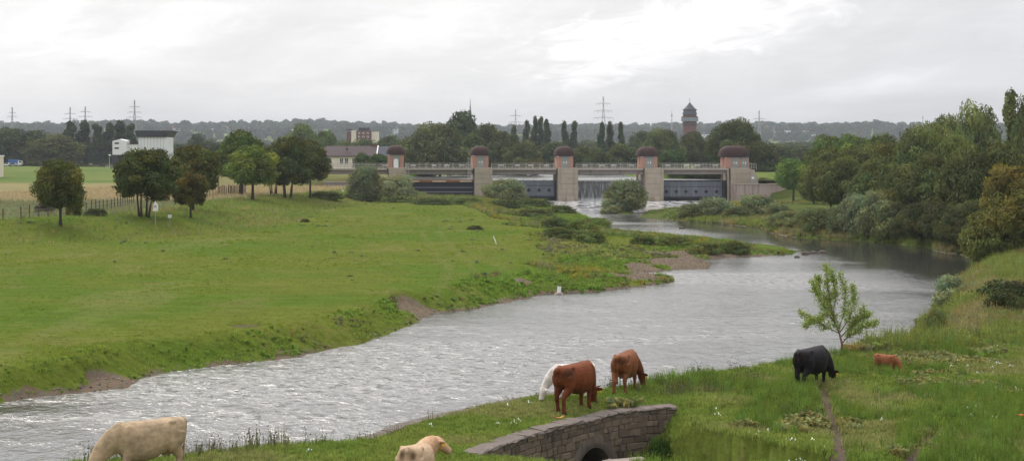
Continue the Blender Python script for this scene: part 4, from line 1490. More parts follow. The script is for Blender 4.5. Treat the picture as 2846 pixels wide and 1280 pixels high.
def grow_meadow():
    # short tufts, thinning out with distance
    x, y, rs = cloud(330000, -95, 25, 58, 290, 21, 24)
    w = rs.uniform(size=len(x)) < np.clip(85.0 / y, 0, 1) ** 1.6
    x, y = x[w], y[w]
    z, d, left, bare, dd, wd, ws = height(x, y, True)
    ok = left & (d > 0.25) & (bare < 0.35) & (dd < 4)
    x, y, z, d = x[ok], y[ok], z[ok], d[ok]
    rough = 0.45 * smooth(5, 1.0, d) + smooth(0.56, 0.72, fbm(x / 7, y / 12, 71, 4)) * 0.22
    pt = fbm(x / 14, y / 30, 72, 4)
    a = smooth(.42, .62, pt)[:, None]
    base = np.array((0.130, 0.180, 0.020)) * (1 - a) + np.array((0.160, 0.194, 0.030)) * a
    lip = smooth(2.6, 0.8, d)[:, None]
    base = base * (1 - lip) + np.array((0.165, 0.225, 0.040)) * lip
    keep = rs.uniform(size=len(x)) < 0.42 + 0.58 * rough
    x, y, z, base, rough = x[keep], y[keep], z[keep], base[keep], rough[keep]
    k = rs.normal(1, 0.14, len(x)).clip(.6, 1.5)[:, None]
    sc = (0.45 + 1.15 * rough) * rs.uniform(0.7, 1.3, len(x)) * np.clip(y / 110, 0.9, 1.7)
    scatter('meadow_grass', T_SHORT, np.stack([x, y, z], 1), np.stack([sc * 1.5, sc * 1.5, sc], 1), base * k, tilt=0.1)
    # bank fringe of sedge and tall grass hanging to the water
    x, y, rs = cloud(240000, -60, 34, 56, 345, 22, 24)
    z, d, left, bare, dd, wd, ws = height(x, y, True)
    cl = fbm(x / 2.6, y / 4.0, 73, 4)
    lim = 2.4 + 8 * smooth(95, 125, y) * smooth(-12, 4, x)
    ok = left & (d > 0.05) & (d < lim * (0.4 + cl)) & (bare < 0.4) & (cl > 0.40)
    x, y, z, d, cl = x[ok][:15000], y[ok][:15000], z[ok][:15000], d[ok][:15000], cl[ok][:15000]
    t = tinted(rs, len(x), (0.140, 0.215, 0.038), 0.2, 0.08)
    m = fbm(x / 5, y / 8, 74, 3)
    for lo, hi, c in ((.56, .62, (0.20, 0.19, 0.07)), (.62, .9, (0.115, 0.120, 0.060))):
        s = (m > lo) & (m <= hi)
        t[s] = tinted(rs, int(s.sum()), c, 0.2, 0.12)
    scatter('bank_sedge', T_TALL + T_HERB, np.stack([x, y, z], 1), (0.5 + 1.5 * (cl - 0.4)) * rs.uniform(0.6, 1.3, len(x)) * np.where(y > 150, 0.7, np.clip(y / 125, 0.5, 1.0)), t)
    # rough herbage on spits, bar and scrubby shore
    x, y, rs = cloud(160000, -30, 62, 108, 345, 23, 24)
    z, d, left, bare, dd, wd, ws = height(x, y, True)
    g = fbm(x / 6, y / 11, 75, 4)
    zone = np.where(left, (x > np.interp(y, [105, 117, 141, 195, 240, 270, 300, 345], [6, 2, 3, -1, -5, -9, -32, -34])) * 1.0, smooth(195, 205, y) * smooth(20, 12, d))
    ok = (d > 0.2) & (zone > 0.3) & (bare < 0.5) & (g > 0.40) & (z < 3)
    ok &= np.where(left & (y > 165), d > 1.6, True)
    x, y, z, g, dsh = x[ok][:17000], y[ok][:17000], z[ok][:17000], g[ok][:17000], d[ok][:17000]
    m = fbm(x / 5, y / 10, 76, 4)
    t = tinted(rs, len(x), (0.125, 0.165, 0.045), 0.22, 0.1)
    for lo, hi, c in ((.50, .57, (0.175, 0.185, 0.062)), (.57, .63, (0.165, 0.155, 0.085)), (.63, .9, (0.205, 0.195, 0.040))):
        s = (m > lo) & (m <= hi)
        t[s] = tinted(rs, int(s.sum()), c, 0.2, 0.12)
    scatter('shore_herbs', T_TALL + T_HERB, np.stack([x, y, z], 1), (0.6 + 2.6 * (g - .4)) * rs.uniform(0.6, 1.15, len(x)) * np.clip(y / 170, .8, 1.3) * np.where((y > 150) & (dsh < 7), 0.55, 1.0), t)
    # scattered dark weeds in the meadow
    x, y, rs = cloud(9000, -80, 20, 62, 260, 24, 23)
    z, d, left, bare, dd, wd, ws = height(x, y, True)
    g = fbm(x / 4, y / 9, 77, 3)
    ok = left & (d > 3) & (dd < 3) & (g > 0.645)
    x, y, z = x[ok][:110], y[ok][:110], z[ok][:110]
    scatter('meadow_weeds', T_HERB + T_THIS[:1], np.stack([x, y, z], 1), np.stack([rs.uniform(.7, 1.5, len(x)), rs.uniform(.7, 1.5, len(x)), rs.uniform(.3, .7, len(x))], 1) * np.clip(y / 120, .8, 1.3)[:, None], tinted(rs, len(x), (0.150, 0.168, 0.075), 0.2, 0.1))
    # dyke slope: rough yellowish grass, and the tan field behind the fence
    x, y, rs = cloud(42000, -100, -20, 140, 340, 25, 24)
    z, d, left, bare, dd, wd, ws = height(x, y, True)
    ok = left & (dd > -14) & (dd < 60)
    x, y, z, dd = x[ok], y[ok], z[ok], dd[ok]
    m = fbm(x / 5, y / 8, 78, 3)
    t = tinted(rs, len(x), (0.150, 0.190, 0.055), 0.18, 0.08)
    s = (m > .54) & (dd < 4)
    t[s] = tinted(rs, int(s.sum()), (0.215, 0.195, 0.085), 0.18, 0.1)
    s = dd >= 4
    t[s] = tinted(rs, int(s.sum()), (0.33, 0.27, 0.165), 0.15, 0.06)
    s = (dd >= 4) & (y < 226 + 14 * (m - 0.5))
    t[s] = tinted(rs, int(s.sum()), (0.185, 0.185, 0.105), 0.15, 0.08)
    keep = rs.uniform(size=len(x)) < np.where(dd < 4, 0.6, 0.8)
    scatter('dyke_grass', T_TALL, np.stack([x, y, z], 1)[keep], (rs.uniform(.6, 1.5, len(x)) * np.where(dd < 4, 0.65, 0.8))[keep], t[keep])
    # gravel
    x, y, rs = cloud(160000, -24, 60, 58, 270, 26, 23)
    z, d, left, bare, dd, wd, ws = height(x, y, True)
    ok = (d > -0.6) & (((bare > 0.45) & (d < 14)) | (d < 0.5)) & (left | (y > 190))
    x, y, z = x[ok][:7000], y[ok][:7000], z[ok][:7000]
    scatter('gravel', T_PEB, np.stack([x, y, z], 1), rs.uniform(0.25, 0.95, len(x)), tinted(rs, len(x), (0.23, 0.185, 0.155), 0.25, 0.06), tilt=0.3)


HOUSE_UV = [(u, v) for u, v in ((20, 372), (60, 368), (300, 365), (320, 372), (462, 360), (470, 354), (480, 366), (455, 356), (495, 370), (520, 366), (585, 362), (612, 367), (626, 360), (730, 361), (745, 366), (758, 363),
                                (775, 368), (640, 358), (690, 370), (1130, 375), (1545, 358), (1560, 356), (1545, 366), (1552, 354), (1440, 355), (1435, 362), (1815, 362), (1818, 368), (1960, 378), (1945, 386), (2130, 362), (2140, 367), (2150, 372), (2175, 366), (2188, 371), (2195, 377),
                                (2160, 362), (2210, 364), (2240, 372), (2230, 368), (2260, 380), (2120, 372), (2200, 358), (2545, 372), (1650, 362), (1890, 364), (1100, 368), (560, 372), (820, 368))][::2]


def hill_hit(u, v):
    ys = np.arange(1500, 3400, 5.0)
    xs = X(u, ys)
    g = height(xs, ys) - Z(v + 5, ys)
    i = int(np.argmax(g > 0)) if (g > 0).any() else len(ys) - 20
    return float(xs[i]), float(ys[i])


HOUSES = [hill_hit(u, v) for u, v in HOUSE_UV]


def grow_hills():
    rs = np.random.RandomState(31)
    n = 30000
    y = rs.uniform(1250, 3450, n)
    x = rs.uniform(-0.47, 0.47, n) * y
    g = fbm(x / 140, y / 170, 81, 4)
    ok = (g > 0.40) | (y > 3150)
    k = rs.uniform(size=n) < np.where(y > 3000, 0.55, 0.30)
    ok &= k
    for (hx, hy) in HOUSES:
        ok &= ~((np.abs(x - hx * y / hy) < 10) & (y > hy - 75) & (y < hy + 10))
    x, y = x[ok], y[ok]
    z = height(x, y)
    b = tinted(rs, len(x), (0.062, 0.080, 0.040), 0.22, 0.10)
    s = rs.uniform(0.8, 1.65, len(x))
    scatter('hillside_wood', T_CROWN, np.stack([x, y, z], 1), np.stack([s, s, s * rs.uniform(.75, 1.3, len(x))], 1), b, gain=1.15)


grow_near()
grow_meadow()
grow_hills()

# ------------------------------------------------------------------ weir (photo columns -> metres at YW)
YW = 352.0
M_CONC = weathered('pier concrete', (0.37, 0.315, 0.25), 0.22, 0.5, 0.9, 0.45, (0.16, 0.13, 0.11))
M_CONC2 = weathered('abutment concrete', (0.33, 0.265, 0.23), 0.28, 0.35, 0.9, 0.75, (0.13, 0.10, 0.085))
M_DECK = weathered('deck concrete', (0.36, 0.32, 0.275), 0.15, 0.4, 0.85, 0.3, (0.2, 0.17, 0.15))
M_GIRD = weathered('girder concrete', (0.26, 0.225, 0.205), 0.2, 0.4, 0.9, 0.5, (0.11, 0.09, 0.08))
M_RAIL = weathered('galvanised rail', (0.42, 0.40, 0.37), 0.1, 2.0, 0.5)
M_GATE = weathered('grey gate paint', (0.135, 0.150, 0.175), 0.22, 0.45, 0.55, 0.5, (0.30, 0.30, 0.30))
M_GATED = weathered('dark gate steel', (0.030, 0.033, 0.038), 0.2, 0.5, 0.6)
M_BLACK = weathered('black gate sheet', (0.017, 0.020, 0.032), 0.15, 0.3, 0.45)
M_LINE = weathered('pale gate rib', (0.30, 0.30, 0.33), 0.15, 1.0, 0.6)
M_BEAM = weathered('rusty crest beam', (0.30, 0.13, 0.055), 0.3, 0.6, 0.8)
M_CREAM = weathered('cream crest board', (0.72, 0.57, 0.40), 0.15, 0.6, 0.7)
M_PINK = weathered('pink rendered brick', (0.40, 0.225, 0.175), 0.12, 1.0, 0.9, 0.2, (0.30, 0.17, 0.14))
M_DOME = weathered('brown roof shingle', (0.046, 0.024, 0.021), 0.25, 1.8, 0.75)
M_BLUE = weathered('blue fascia', (0.030, 0.050, 0.12), 0.2, 1.2, 0.5)
M_DOOR = weathered('grey glazed door', (0.27, 0.29, 0.27), 0.15, 0.8, 0.35, spec=0.6)
M_WHITE = weathered('white paint', (0.78, 0.77, 0.75), 0.06, 0.8, 0.6, 0.12, (0.5, 0.48, 0.45))
M_GLASS = weathered('dark window glass', (0.035, 0.040, 0.045), 0.2, 0.8, 0.12, spec=0.7)
M_GREY = weathered('grey metal', (0.30, 0.31, 0.31), 0.15, 1.5, 0.5)
M_DARK = weathered('dark metal', (0.05, 0.05, 0.052), 0.15, 1.5, 0.5)
M_RED = weathered('red paint', (0.50, 0.05, 0.035), 0.12, 1.5, 0.5)


def wx(u):
    return (u - U0) * YW / F


def wz(v):
    return CH - (v - V0) * YW / F


YAW = math.radians(6.7)
DECK = wz(467)
weir = empty('weir', (0, YW, 0))
tag(weir, 'concrete river weir with five piers, bridge deck and four steel gates', 'weir')


def skew(mb):
    """piers and gate houses stand turned along the stream"""
    s = math.tan(YAW)
    mb.v = [(p[0] - p[1] * s, p[1], p[2]) for p in mb.v]
    return mb


PIERS = [(1079, 1127), (1316, 1365), (1546, 1601), (1786, 1837), (2022, 2076)]
for i, (a, b) in enumerate(PIERS):
    m = MB()
    x0, x1 = wx(a), wx(b)
    n = 7
    for k in range(n):                      # lifts of cast concrete, each set back a little
        z0, z1 = -1.0 + (DECK + 0.98) * k / n, -1.0 + (DECK + 0.98) * (k + 1) / n
        o = 0.03 * (k % 2)
        m.box(x0 + o, x1 - o, -3.2 + o, 6.0, z0 + 0.015, z1, 0.05)
    if i in (2, 3):
        m.box(x0 + 1.9, x1 - 1.1, -4.4, -3.21, -1.0, 0.95, 0.12)
    skew(m).build('pier', M_CONC, weir)
# deck and girders
spans = [(905 - 60, 1079), (1127, 1316), (1365, 1546), (1601, 1786), (1837, 2022)]
for (a, b) in spans:
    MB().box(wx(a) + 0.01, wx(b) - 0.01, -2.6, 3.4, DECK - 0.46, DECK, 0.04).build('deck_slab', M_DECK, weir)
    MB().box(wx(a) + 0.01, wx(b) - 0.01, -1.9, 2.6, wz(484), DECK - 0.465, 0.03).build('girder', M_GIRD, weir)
for (a, b) in PIERS:
    MB().box(wx(a) - 0.0, wx(b) + 0.0, -2.65, 3.4, DECK - 0.03, DECK + 0.08, 0.02).build('deck_slab', M_DECK, weir)
# slim columns carrying the deck beside gates 2-4
for u in (1541, 1772, 2008):
    MB().box(wx(u) - 0.25, wx(u) + 0.25, 0.4, 1.2, wz(505), wz(484) - 0.01, 0.04).build('column', M_CONC, weir)
MB().box(wx(2017), wx(2021), -2.9, -2.2, 0, DECK - 0.5, 0.04).build('column', M_CONC, weir)

# gate 1: black sheet with pale ribs and a crest of boards
g = MB().box(wx(1128), wx(1315), -0.6, 0.2, -0.6, wz(506), 0.05).build('gate', M_BLACK, weir)
tag(g, 'black sheeted gate with pale horizontal ribs')
for v in (520.5, 533, 545.5, 557):
    MB().box(wx(1130), wx(1314), -0.72, -0.59, wz(v + 0.8), wz(v - 0.8)).build('rib', M_LINE, g)
MB().box(wx(1128), wx(1315), -0.8, 0.4, wz(506) + 0.004, wz(499), 0.03).build('crest_beam', M_BEAM, g)
for (a, b) in ((1135, 1166), (1202, 1240), (1278, 1312)):
    MB().box(wx(a), wx(b), -0.98, -0.79, wz(506) + 0.06, wz(502), 0.02).build('crest_board', M_CREAM, g)


def holed_gate(a, b, vt, vb, holes, vh):
    e = MB().box(wx(a), wx(b), -0.3, 0.1, wz(vb), wz(vt), 0.03).build('gate', M_GATE, weir)
    tag(e, 'grey steel gate with a row of round holes')
    # upper leaf leans back
    for u in holes:
        mb = MB()
        c = (wx(u), -0.36, wz(vh))
        n = 14
        vs = []
        for (yy, r) in ((-0.10, 0.30), (-0.10, 0.40), (0.07, 0.40)):
            for k in range(n):
                t = 6.283 * k / n
                vs.append((c[0] + r * math.cos(t), c[1] + yy, c[2] + r * math.sin(t)))
        for k in range(n):
            vs.append((c[0] + 0.29 * math.cos(6.283 * k / n), c[1] + 0.05, c[2] + 0.29 * math.sin(6.283 * k / n)))
        fs = [tuple(range(n * 3, n * 4))]
        for k in range(n):
            j = (k + 1) % n
            fs += [(k, j, n + j, n + k), (n + k, n + j, 2 * n + j, 2 * n + k), (k, 3 * n + k, 3 * n + j, j)]
        mb.add(vs, fs).build('hole', M_GATED, e)
        MB().box(wx(u) - 0.05 + 1.2, wx(u) + 0.05 + 1.2, -0.5, 0.0, wz(vt) + 0.01, wz(vt) + 0.35).build('crest_spoiler', M_GATED, e)
    MB().box(wx(a), wx(b), -0.75, -0.31, wz(vb + 1), wz(vb - 4), 0.05).build('sill', M_GATED, e)
    MB().box(wx(a) + 0.02, wx(b) - 0.02, -0.34, -0.301, wz(vt + 15), wz(vt + 13.6)).build('seam', M_GATED, e)
    MB().box(wx(a) - 0.2, wx(b) + 0.2, 0.1, 0.6, -1.0, wz(vb) + 0.5).build('sluice', M_DARK, e)
    for u, v in ((b, b + 8),):
        MB().box(wx(u) + 0.03, wx(v), -0.9, 0.0, wz(vb), wz(vt) - 0.02, 0.05).build('side_guide', M_GATED, e)
    return e


holed_gate(1366, 1540, 501, 548, [1384, 1413, 1441, 1470, 1498, 1526], 528)
holed_gate(1839, 2006, 504, 550, [1852, 1879, 1906, 1934, 1962, 1991], 532)

# gate 3 lies open: water pours over it


def fall_mat():
    t = new_mat('falling water')
    co = t.new('ShaderNodeTexCoord').outputs['Object']
    n = t.noise(t.mapping(co, scale=(2.2, 1, 0.16)), 1.0, 6, 0.7, 0.3)
    n2 = t.noise(t.mapping(co, scale=(0.35, 1, 0.05)), 1.0, 3, 0.5)
    sp = t.new('ShaderNodeSeparateXYZ')
    t.l.new(co, sp.inputs[0])
    f = t.math('ADD', t.ramp(n, (0.45, 0.72, 0, 0.55)), t.ramp(n2, (0.55, 0.75, 0, 0.25)))
    f = t.math('ADD', f, t.ramp(sp.outputs[2], (0.0, 1.0, 0.6, 0.0)))
    f = t.math('ADD', f, t.ramp(sp.outputs[2], (4.35, 4.8, 0.0, 0.5)))
    c = t.mix(f, (0.055, 0.056, 0.055), (0.62, 0.62, 0.63))
    return finish(t, c, 0.25, 0.5, n, 0.5, 0.05)


prof = [(1.6, 4.93), (0.6, 4.9), (0.1, 4.75), (-0.25, 4.3), (-0.45, 3.2), (-0.6, 1.8), (-0.75, 0.5), (-0.95, -0.3)]
nx = 60
vs, fs = [], []
rsf = np.random.RandomState(2)
for k in range(nx + 1):
    off = rsf.normal(0, 0.03)
    for (yy, zz) in prof:
        vs.append((wx(1601) + (wx(1786) - wx(1601)) * k / nx, yy + off * (4.9 - zz), zz))
npf = len(prof)
for k in range(nx):
    for j in range(npf - 1):
        fs.append((k * npf + j, k * npf + j + 1, (k + 1) * npf + j + 1, (k + 1) * npf + j))
fall = obj('water_curtain', mesh_np('water_curtain', vs, fs, fall_mat(), True), None, (0, YW, 0))
fall['kind'] = 'structure'
MB().box(wx(1602), wx(1785), 0.3, 1.4, -0.8, 4.6, 0.1).build('sunken_gate', M_GATED, weir)
for u in (1606,):
    for k in range(5):
        pass

# railing, one run for each span
rails = [(905 - 60, 1079), (1127, 1316), (1365, 1540), (1601, 1770), (1837, 2000)]
rlab = ('pale railing of the left bridge approach', 'pale railing above the black gate', 'pale railing above the second gate',
        'pale railing above the open overflowing gate', 'pale railing above the rightmost gate')
for (a, b), lab in zip(rails, rlab):
    r = empty('railing', (0, YW, DECK))
    tag(r, lab, 'railing', 'railings on the weir bridge')
    x0, x1 = wx(a), wx(b)
    n = max(3, int(round((x1 - x0) / 1.75)))
    for side in (-2.45, 3.2):
        pm = MB().box(-0.045, 0.045, -0.045, 0.045, 0.005, 1.2).mesh('post', M_RAIL)
        for k in range(n + 1):
            obj('post', pm, r, (x0 + 0.1 + (x1 - x0 - 0.2) * k / n, side, 0))
        for z in (0.35, 0.75, 1.15):
            MB().box(x0 + 0.05, x1 - 0.05, side - 0.035 - 0.05, side + 0.035 - 0.05, z - 0.04, z + 0.04).build('rail', M_RAIL, r)
# white bench slabs along the walkway
benches = [(1062, 1078), (1140, 1155), (1199, 1212), (1233, 1249), (1275, 1292), (1386, 1401), (1430, 1446), (1468, 1482), (1512, 1527), (1619, 1634), (1666, 1682), (1699, 1715), (1749, 1764),
           (1850, 1865), (1902, 1917), (1931, 1948), (1982, 1998)]
for i, (a, b) in enumerate(benches):
    e = empty('bench', (wx((a + b) / 2), YW + 1.1, DECK + 0.005))
    tag(e, 'white slab bench on the weir walkway behind the railing', 'bench', 'white benches on the weir walkway')
    w = (wx(b) - wx(a)) / 2
    MB().box(-w, w, -0.28, 0.28, 0.58, 0.80, 0.03).build('seat', M_WHITE, e)
    for s in (-1, 1):
        MB().box(s * w * 0.6 - 0.07, s * w * 0.6 + 0.07, -0.2, 0.2, 0.0, 0.575).build('leg', M_GREY, e)


def gate_house(u0, u1, d0, d1, vtop, vb, label, doors, side=0.0):
    """rendered cabin under a domed shingle roof; doors: (left, right) columns"""
    z0, ze = DECK + 0.09, wz(vb)
    x0, x1 = wx(u0), wx(u1)
    cx = (x0 + x1) / 2
    e = empty('gate_house', (cx, YW - 1.9, z0))
    tag(e, label, 'hut')
    hw, dep, h = (x1 - x0) / 2, 4.4, ze - z0
    sk = math.tan(YAW)

    def put(mb, nm, mt, par=e, sm=False):
        return skew(mb).build(nm, mt, par, smooth=sm)
    # walls as separate panels round the door openings
    cuts = []
    for (a, b) in doors:
        cuts.append((wx(a) - cx, wx(b) - cx))
    xs = [-hw] + [k for c in cuts for k in c] + [hw]
    for k in range(0, len(xs), 2):
        put(MB().box(xs[k], xs[k + 1], 0, 0.3, 0, h), 'wall_panel', M_PINK)
    put(MB().box(-hw, -hw + 0.3, 0.303, dep * 0.30, 0, h), 'wall_panel', M_PINK)
    put(MB().box(-hw, -hw + 0.3, dep * 0.42, dep, 0, h), 'wall_panel', M_PINK)
    put(MB().box(-hw + 0.1, -hw + 0.25, dep * 0.30, dep * 0.42, 0, h), 'side_window', M_GLASS)
    put(MB().box(hw - 0.3, hw, 0.303, dep, 0, h), 'wall_panel', M_PINK)
    put(MB().box(-hw + 0.303, hw - 0.303, dep - 0.3, dep, 0, h), 'wall_panel', M_PINK)
    for (a, b) in cuts:
        d = put(MB().box(a + 0.01, b - 0.01, 0.12, 0.22, 0.02, h - 0.02), 'door', M_DOOR)
        m = (a + b) / 2
        put(MB().box(m - 0.03, m + 0.03, 0.09, 0.119, 0.05, h - 0.25), 'door_mullion', M_GREY, d)
        put(MB().box(a + 0.02, b - 0.02, 0.08, 0.118, h - 0.45, h - 0.37), 'transom', M_GREY, d)
        put(MB().box(m - 0.42, m - 0.16, 0.085, 0.119, h * 0.42, h * 0.52), 'notice', M_WHITE, d)
        put(MB().box(m + 0.18, m + 0.36, 0.085, 0.119, h * 0.36, h * 0.56), 'notice', M_WHITE, d)
    # blue clerestory strip under the roof
    put(MB().box(-hw - 0.05, hw + 0.05, -0.08, dep + 0.05, h + 0.003, h + 0.42), 'fascia', M_BLUE)
    put(MB().ball((-hw + 0.15, -0.12, h - 0.05), 0.11, 8, 5), 'lamp', M_WHITE)
    # domed roof: rows of shingles
    a, b = wx(d0) - cx, wx(d1) - cx
    rc, rw = (a + b) / 2, (b - a) / 2
    rd, H = dep / 2 + 0.45, wz(vtop) - ze - 0.15
    n, rows = 36, 9
    vs, fs = [], []
    for i in range(rows + 1):
        t = math.pi / 2 * i / rows
        for lift in ((0, 0.05) if 0 < i < rows else (0,)):
            k = max(math.cos(t), 0.0) ** 0.72
            for j in range(n):
                g = 6.2832 * j / n
                cxp = math.copysign(abs(math.cos(g)) ** 0.55, math.cos(g))
                cyp = math.copysign(abs(math.sin(g)) ** 0.55, math.sin(g))
                ridge = max(0.0, rw - 2.5) if k < 0.999 else 0
                vs.append((rc + cxp * ((rw - lift) * k + (1 - k) * max(0.0, rw - 2.6) * 0.8), dep / 2 + cyp * (rd - lift) * k, h + 0.16 + H * math.sin(t) + lift * 0.3))
    nr = len(vs) // n
    for i in range(nr - 1):
        for j in range(n):
            fs.append((i * n + j, i * n + (j + 1) % n, (i + 1) * n + (j + 1) % n, (i + 1) * n + j))
    fs.append(tuple(range(n - 1, -1, -1)))
    fs.append(tuple((nr - 1) * n + j for j in range(n)))
    put(MB().add(vs, fs), 'roof', M_DOME, e)
    return e


hA = gate_house(1081, 1124, 1076, 1129, 403, 430, 'leftmost pink gate house with a rounded brown roof', [(1093, 1112)])
gate_house(1314, 1358, 1309, 1365, 405, 432, 'second pink gate house from the left with a ladder beside it', [(1327, 1347)])
gate_house(1548, 1592, 1542, 1599, 406, 434, 'middle pink gate house of the five on the weir', [(1560, 1580)])
gate_house(1780, 1825, 1771, 1831, 407, 435, 'fourth pink gate house, left of the overflow bay end', [(1793, 1813)])
gate_house(2012, 2078, 2000, 2084, 405, 437, 'rightmost and widest pink gate house with two glazed doors', [(2031, 2051), (2058, 2073)])
# white round-topped portal of the leftmost house
m = MB()
cx = wx(1102.5)
pl = [(cx - 0.62, 0.02), (cx + 0.62, 0.02), (cx + 0.62, 1.75)] + [(cx + 0.62 * math.cos(t), 1.75 + 0.45 * math.sin(t)) for t in np.linspace(0.3, 2.84, 7)] + [(cx - 0.62, 1.75)]
hp = MB().prism([(p[0] - (wx(1081) + wx(1124)) / 2, p[1]) for p in pl], -0.12, -0.02).build('white_portal', M_WHITE, hA)
MB().box(-0.75, -0.64, -0.14, -0.01, 0.02, 1.9).build('portal_post', M_BLUE, hA)
MB().box(0.60, 0.71, -0.14, -0.01, 0.02, 1.9).build('portal_post', M_BLUE, hA)


def ladder(u, v0, v1, label):
    e = empty('ladder', (wx(u), YW - 3.4, wz(v1)))
    tag(e, label, 'ladder')
    h = wz(v0) - wz(v1)
    for s in (-0.35, 0.35):
        MB().bar((s, 0, 0), (s, 0, h), 0.05).build('stile', M_RAIL, e)
    n = int(h / 0.35)
    rm = MB().bar((-0.35, 0, 0), (0.35, 0, 0), 0.035).mesh('rung', M_RAIL)
    for k in range(n):
        obj('rung', rm, e, (0, 0, 0.2 + k * 0.35))


ladder(1306, 437, 503, 'tall pale ladder up the left side of the second pier')
ladder(1135, 452, 490, 'short ladder beside the leftmost pier')

# abutment on the right, with its wall, fence, stair and meter box
ab = empty('abutment_wall', (0, YW, 0))
tag(ab, 'stained concrete abutment wall at the right end of the weir', 'wall')
xs = [wx(2030), wx(2068), wx(2105), wx(2142), wx(2185), wx(2230)]
for k in range(5):
    MB().box(xs[k] + 0.015, xs[k + 1] - 0.015, -7.2 - 0.03 * (k % 2), -6.2, -1.0, 4.08, 0.03).build('wall_panel', M_CONC2, ab)
MB().box(xs[0] - 0.05, xs[-1], -7.35, -6.15, 4.084, 4.22, 0.03).build('coping', M_CONC, ab)
MB().box(wx(2030), wx(2034), -6.15, 0, -1, 4.2).build('wall_panel', M_CONC2, ab)
MB().box(wx(2078), wx(2092), -3.0, 3.0, 3.5, DECK - 0.4, 0.05).build('stair_block', M_CONC, ab)
for k in range(9):
    MB().box(wx(2078) + 0.02, wx(2092) - 0.02 + 0.32 * k * 0.35, -3.4, -3.01, 3.6 + (DECK - 4.1) * (8 - k) / 9, 3.6 + (DECK - 4.1) * (9 - k) / 9).build('step', M_DECK, ab)
fe = empty('security_fence', (wx(2083), YW - 5.8, 4.1))
tag(fe, 'grey mesh security gate with a white notice on the abutment', 'fence')
for k in range(9):
    MB().box(-1.1 + k * 0.275 - 0.03, -1.1 + k * 0.275 + 0.03, -0.03, 0.03, 0.0, 2.1).build('bar', M_GREY, fe)
MB().box(-1.1, 1.1, -0.05, 0.05, 2.0, 2.1).build('rail', M_GREY, fe)
MB().box(-1.1, 1.1, -0.05, 0.05, 0.1, 0.2).build('rail', M_GREY, fe)
MB().box(-0.45, 0.15, -0.09, -0.05, 1.3, 1.75).build('notice', M_WHITE, fe)
fh = empty('handrail', (wx(2088), YW - 2.0, DECK - 0.4))
tag(fh, 'pale handrail at the head of the abutment stair', 'railing')
for k in range(4):
    MB().box(-0.9 + k * 0.6 - 0.04, -0.9 + k * 0.6 + 0.04, -0.04, 0.04, 0, 1.9 - 0.2 * k).build('post', M_RAIL, fh)
for z in (0.6, 1.1, 1.5):
    MB().box(-0.9, 0.9, -0.08, -0.045, z - 0.04, z + 0.04).build('rail', M_RAIL, fh)

# left bank wall under the bridge approach, with faded graffiti


def graf_mat():
    t = new_mat('graffiti wall')
    co = t.new('ShaderNodeTexCoord').outputs['Object']
    n = t.noise(co, 0.55, 4, 0.6, 1.5)
    n2 = t.noise(t.mapping(co, loc=(7, 3, 1)), 0.8, 3, 0.6, 2.0)
    n3 = t.noise(co, 6, 3, 0.6)
    c = t.mix(n3, (0.16, 0.16, 0.17), (0.26, 0.25, 0.25))
    c = t.mix(t.ramp(n, (0.54, 0.58, 0, 0.9)), c, (0.36, 0.15, 0.10))
    c = t.mix(t.ramp(n2, (0.58, 0.62, 0, 0.8)), c, (0.20, 0.24, 0.32))
    return finish(t, c, 0.9, 0.2)


bw = empty('bank_wall', (0, YW - 12, 0))
tag(bw, 'grey bank wall with faded red and blue graffiti under the bridge approach', 'wall')
xs = np.linspace(X(900, YW - 12), X(1050, YW - 12), 5)
mg = graf_mat()
for k in range(4):
    MB().box(xs[k] + 0.01, xs[k + 1] - 0.01, 0, 0.6, 1.2, Z(507, YW - 12), 0.02).build('wall_panel', mg, bw)
MB().box(xs[0], xs[-1], -0.1, 0.7, Z(507, YW - 12) + 0.004, Z(504, YW - 12), 0.03).build('coping', M_CONC, bw)

# ------------------------------------------------------------------ buildings
M_ROOF = weathered('brown roof tiles', (0.085, 0.062, 0.066), 0.2, 0.8, 0.8)
M_ROOFG = weathered('slate roof', (0.06, 0.065, 0.085), 0.2, 0.8, 0.7)
M_WALLC = weathered('cream plaster', (0.72, 0.64, 0.54), 0.08, 0.4, 0.9, 0.15, (0.5, 0.44, 0.36))
M_WALLW = weathered('white cladding', (0.74, 0.74, 0.76), 0.05, 0.3, 0.6, 0.10, (0.5, 0.5, 0.5))
M_BRICK = weathered('red brick', (0.15, 0.065, 0.05), 0.22, 0.8, 0.9)
M_BAND = weathered('dark red brick band', (0.075, 0.035, 0.034), 0.22, 0.8, 0.9)
M_COPR = weathered('slate cone roof', (0.040, 0.050, 0.065), 0.25, 0.5, 0.55)
M_ORANGE = weathered('orange roof tile', (0.30, 0.12, 0.07), 0.15, 0.5, 0.85)
M_PANEL = weathered('dark roof cladding', (0.035, 0.032, 0.042), 0.2, 0.4, 0.5)


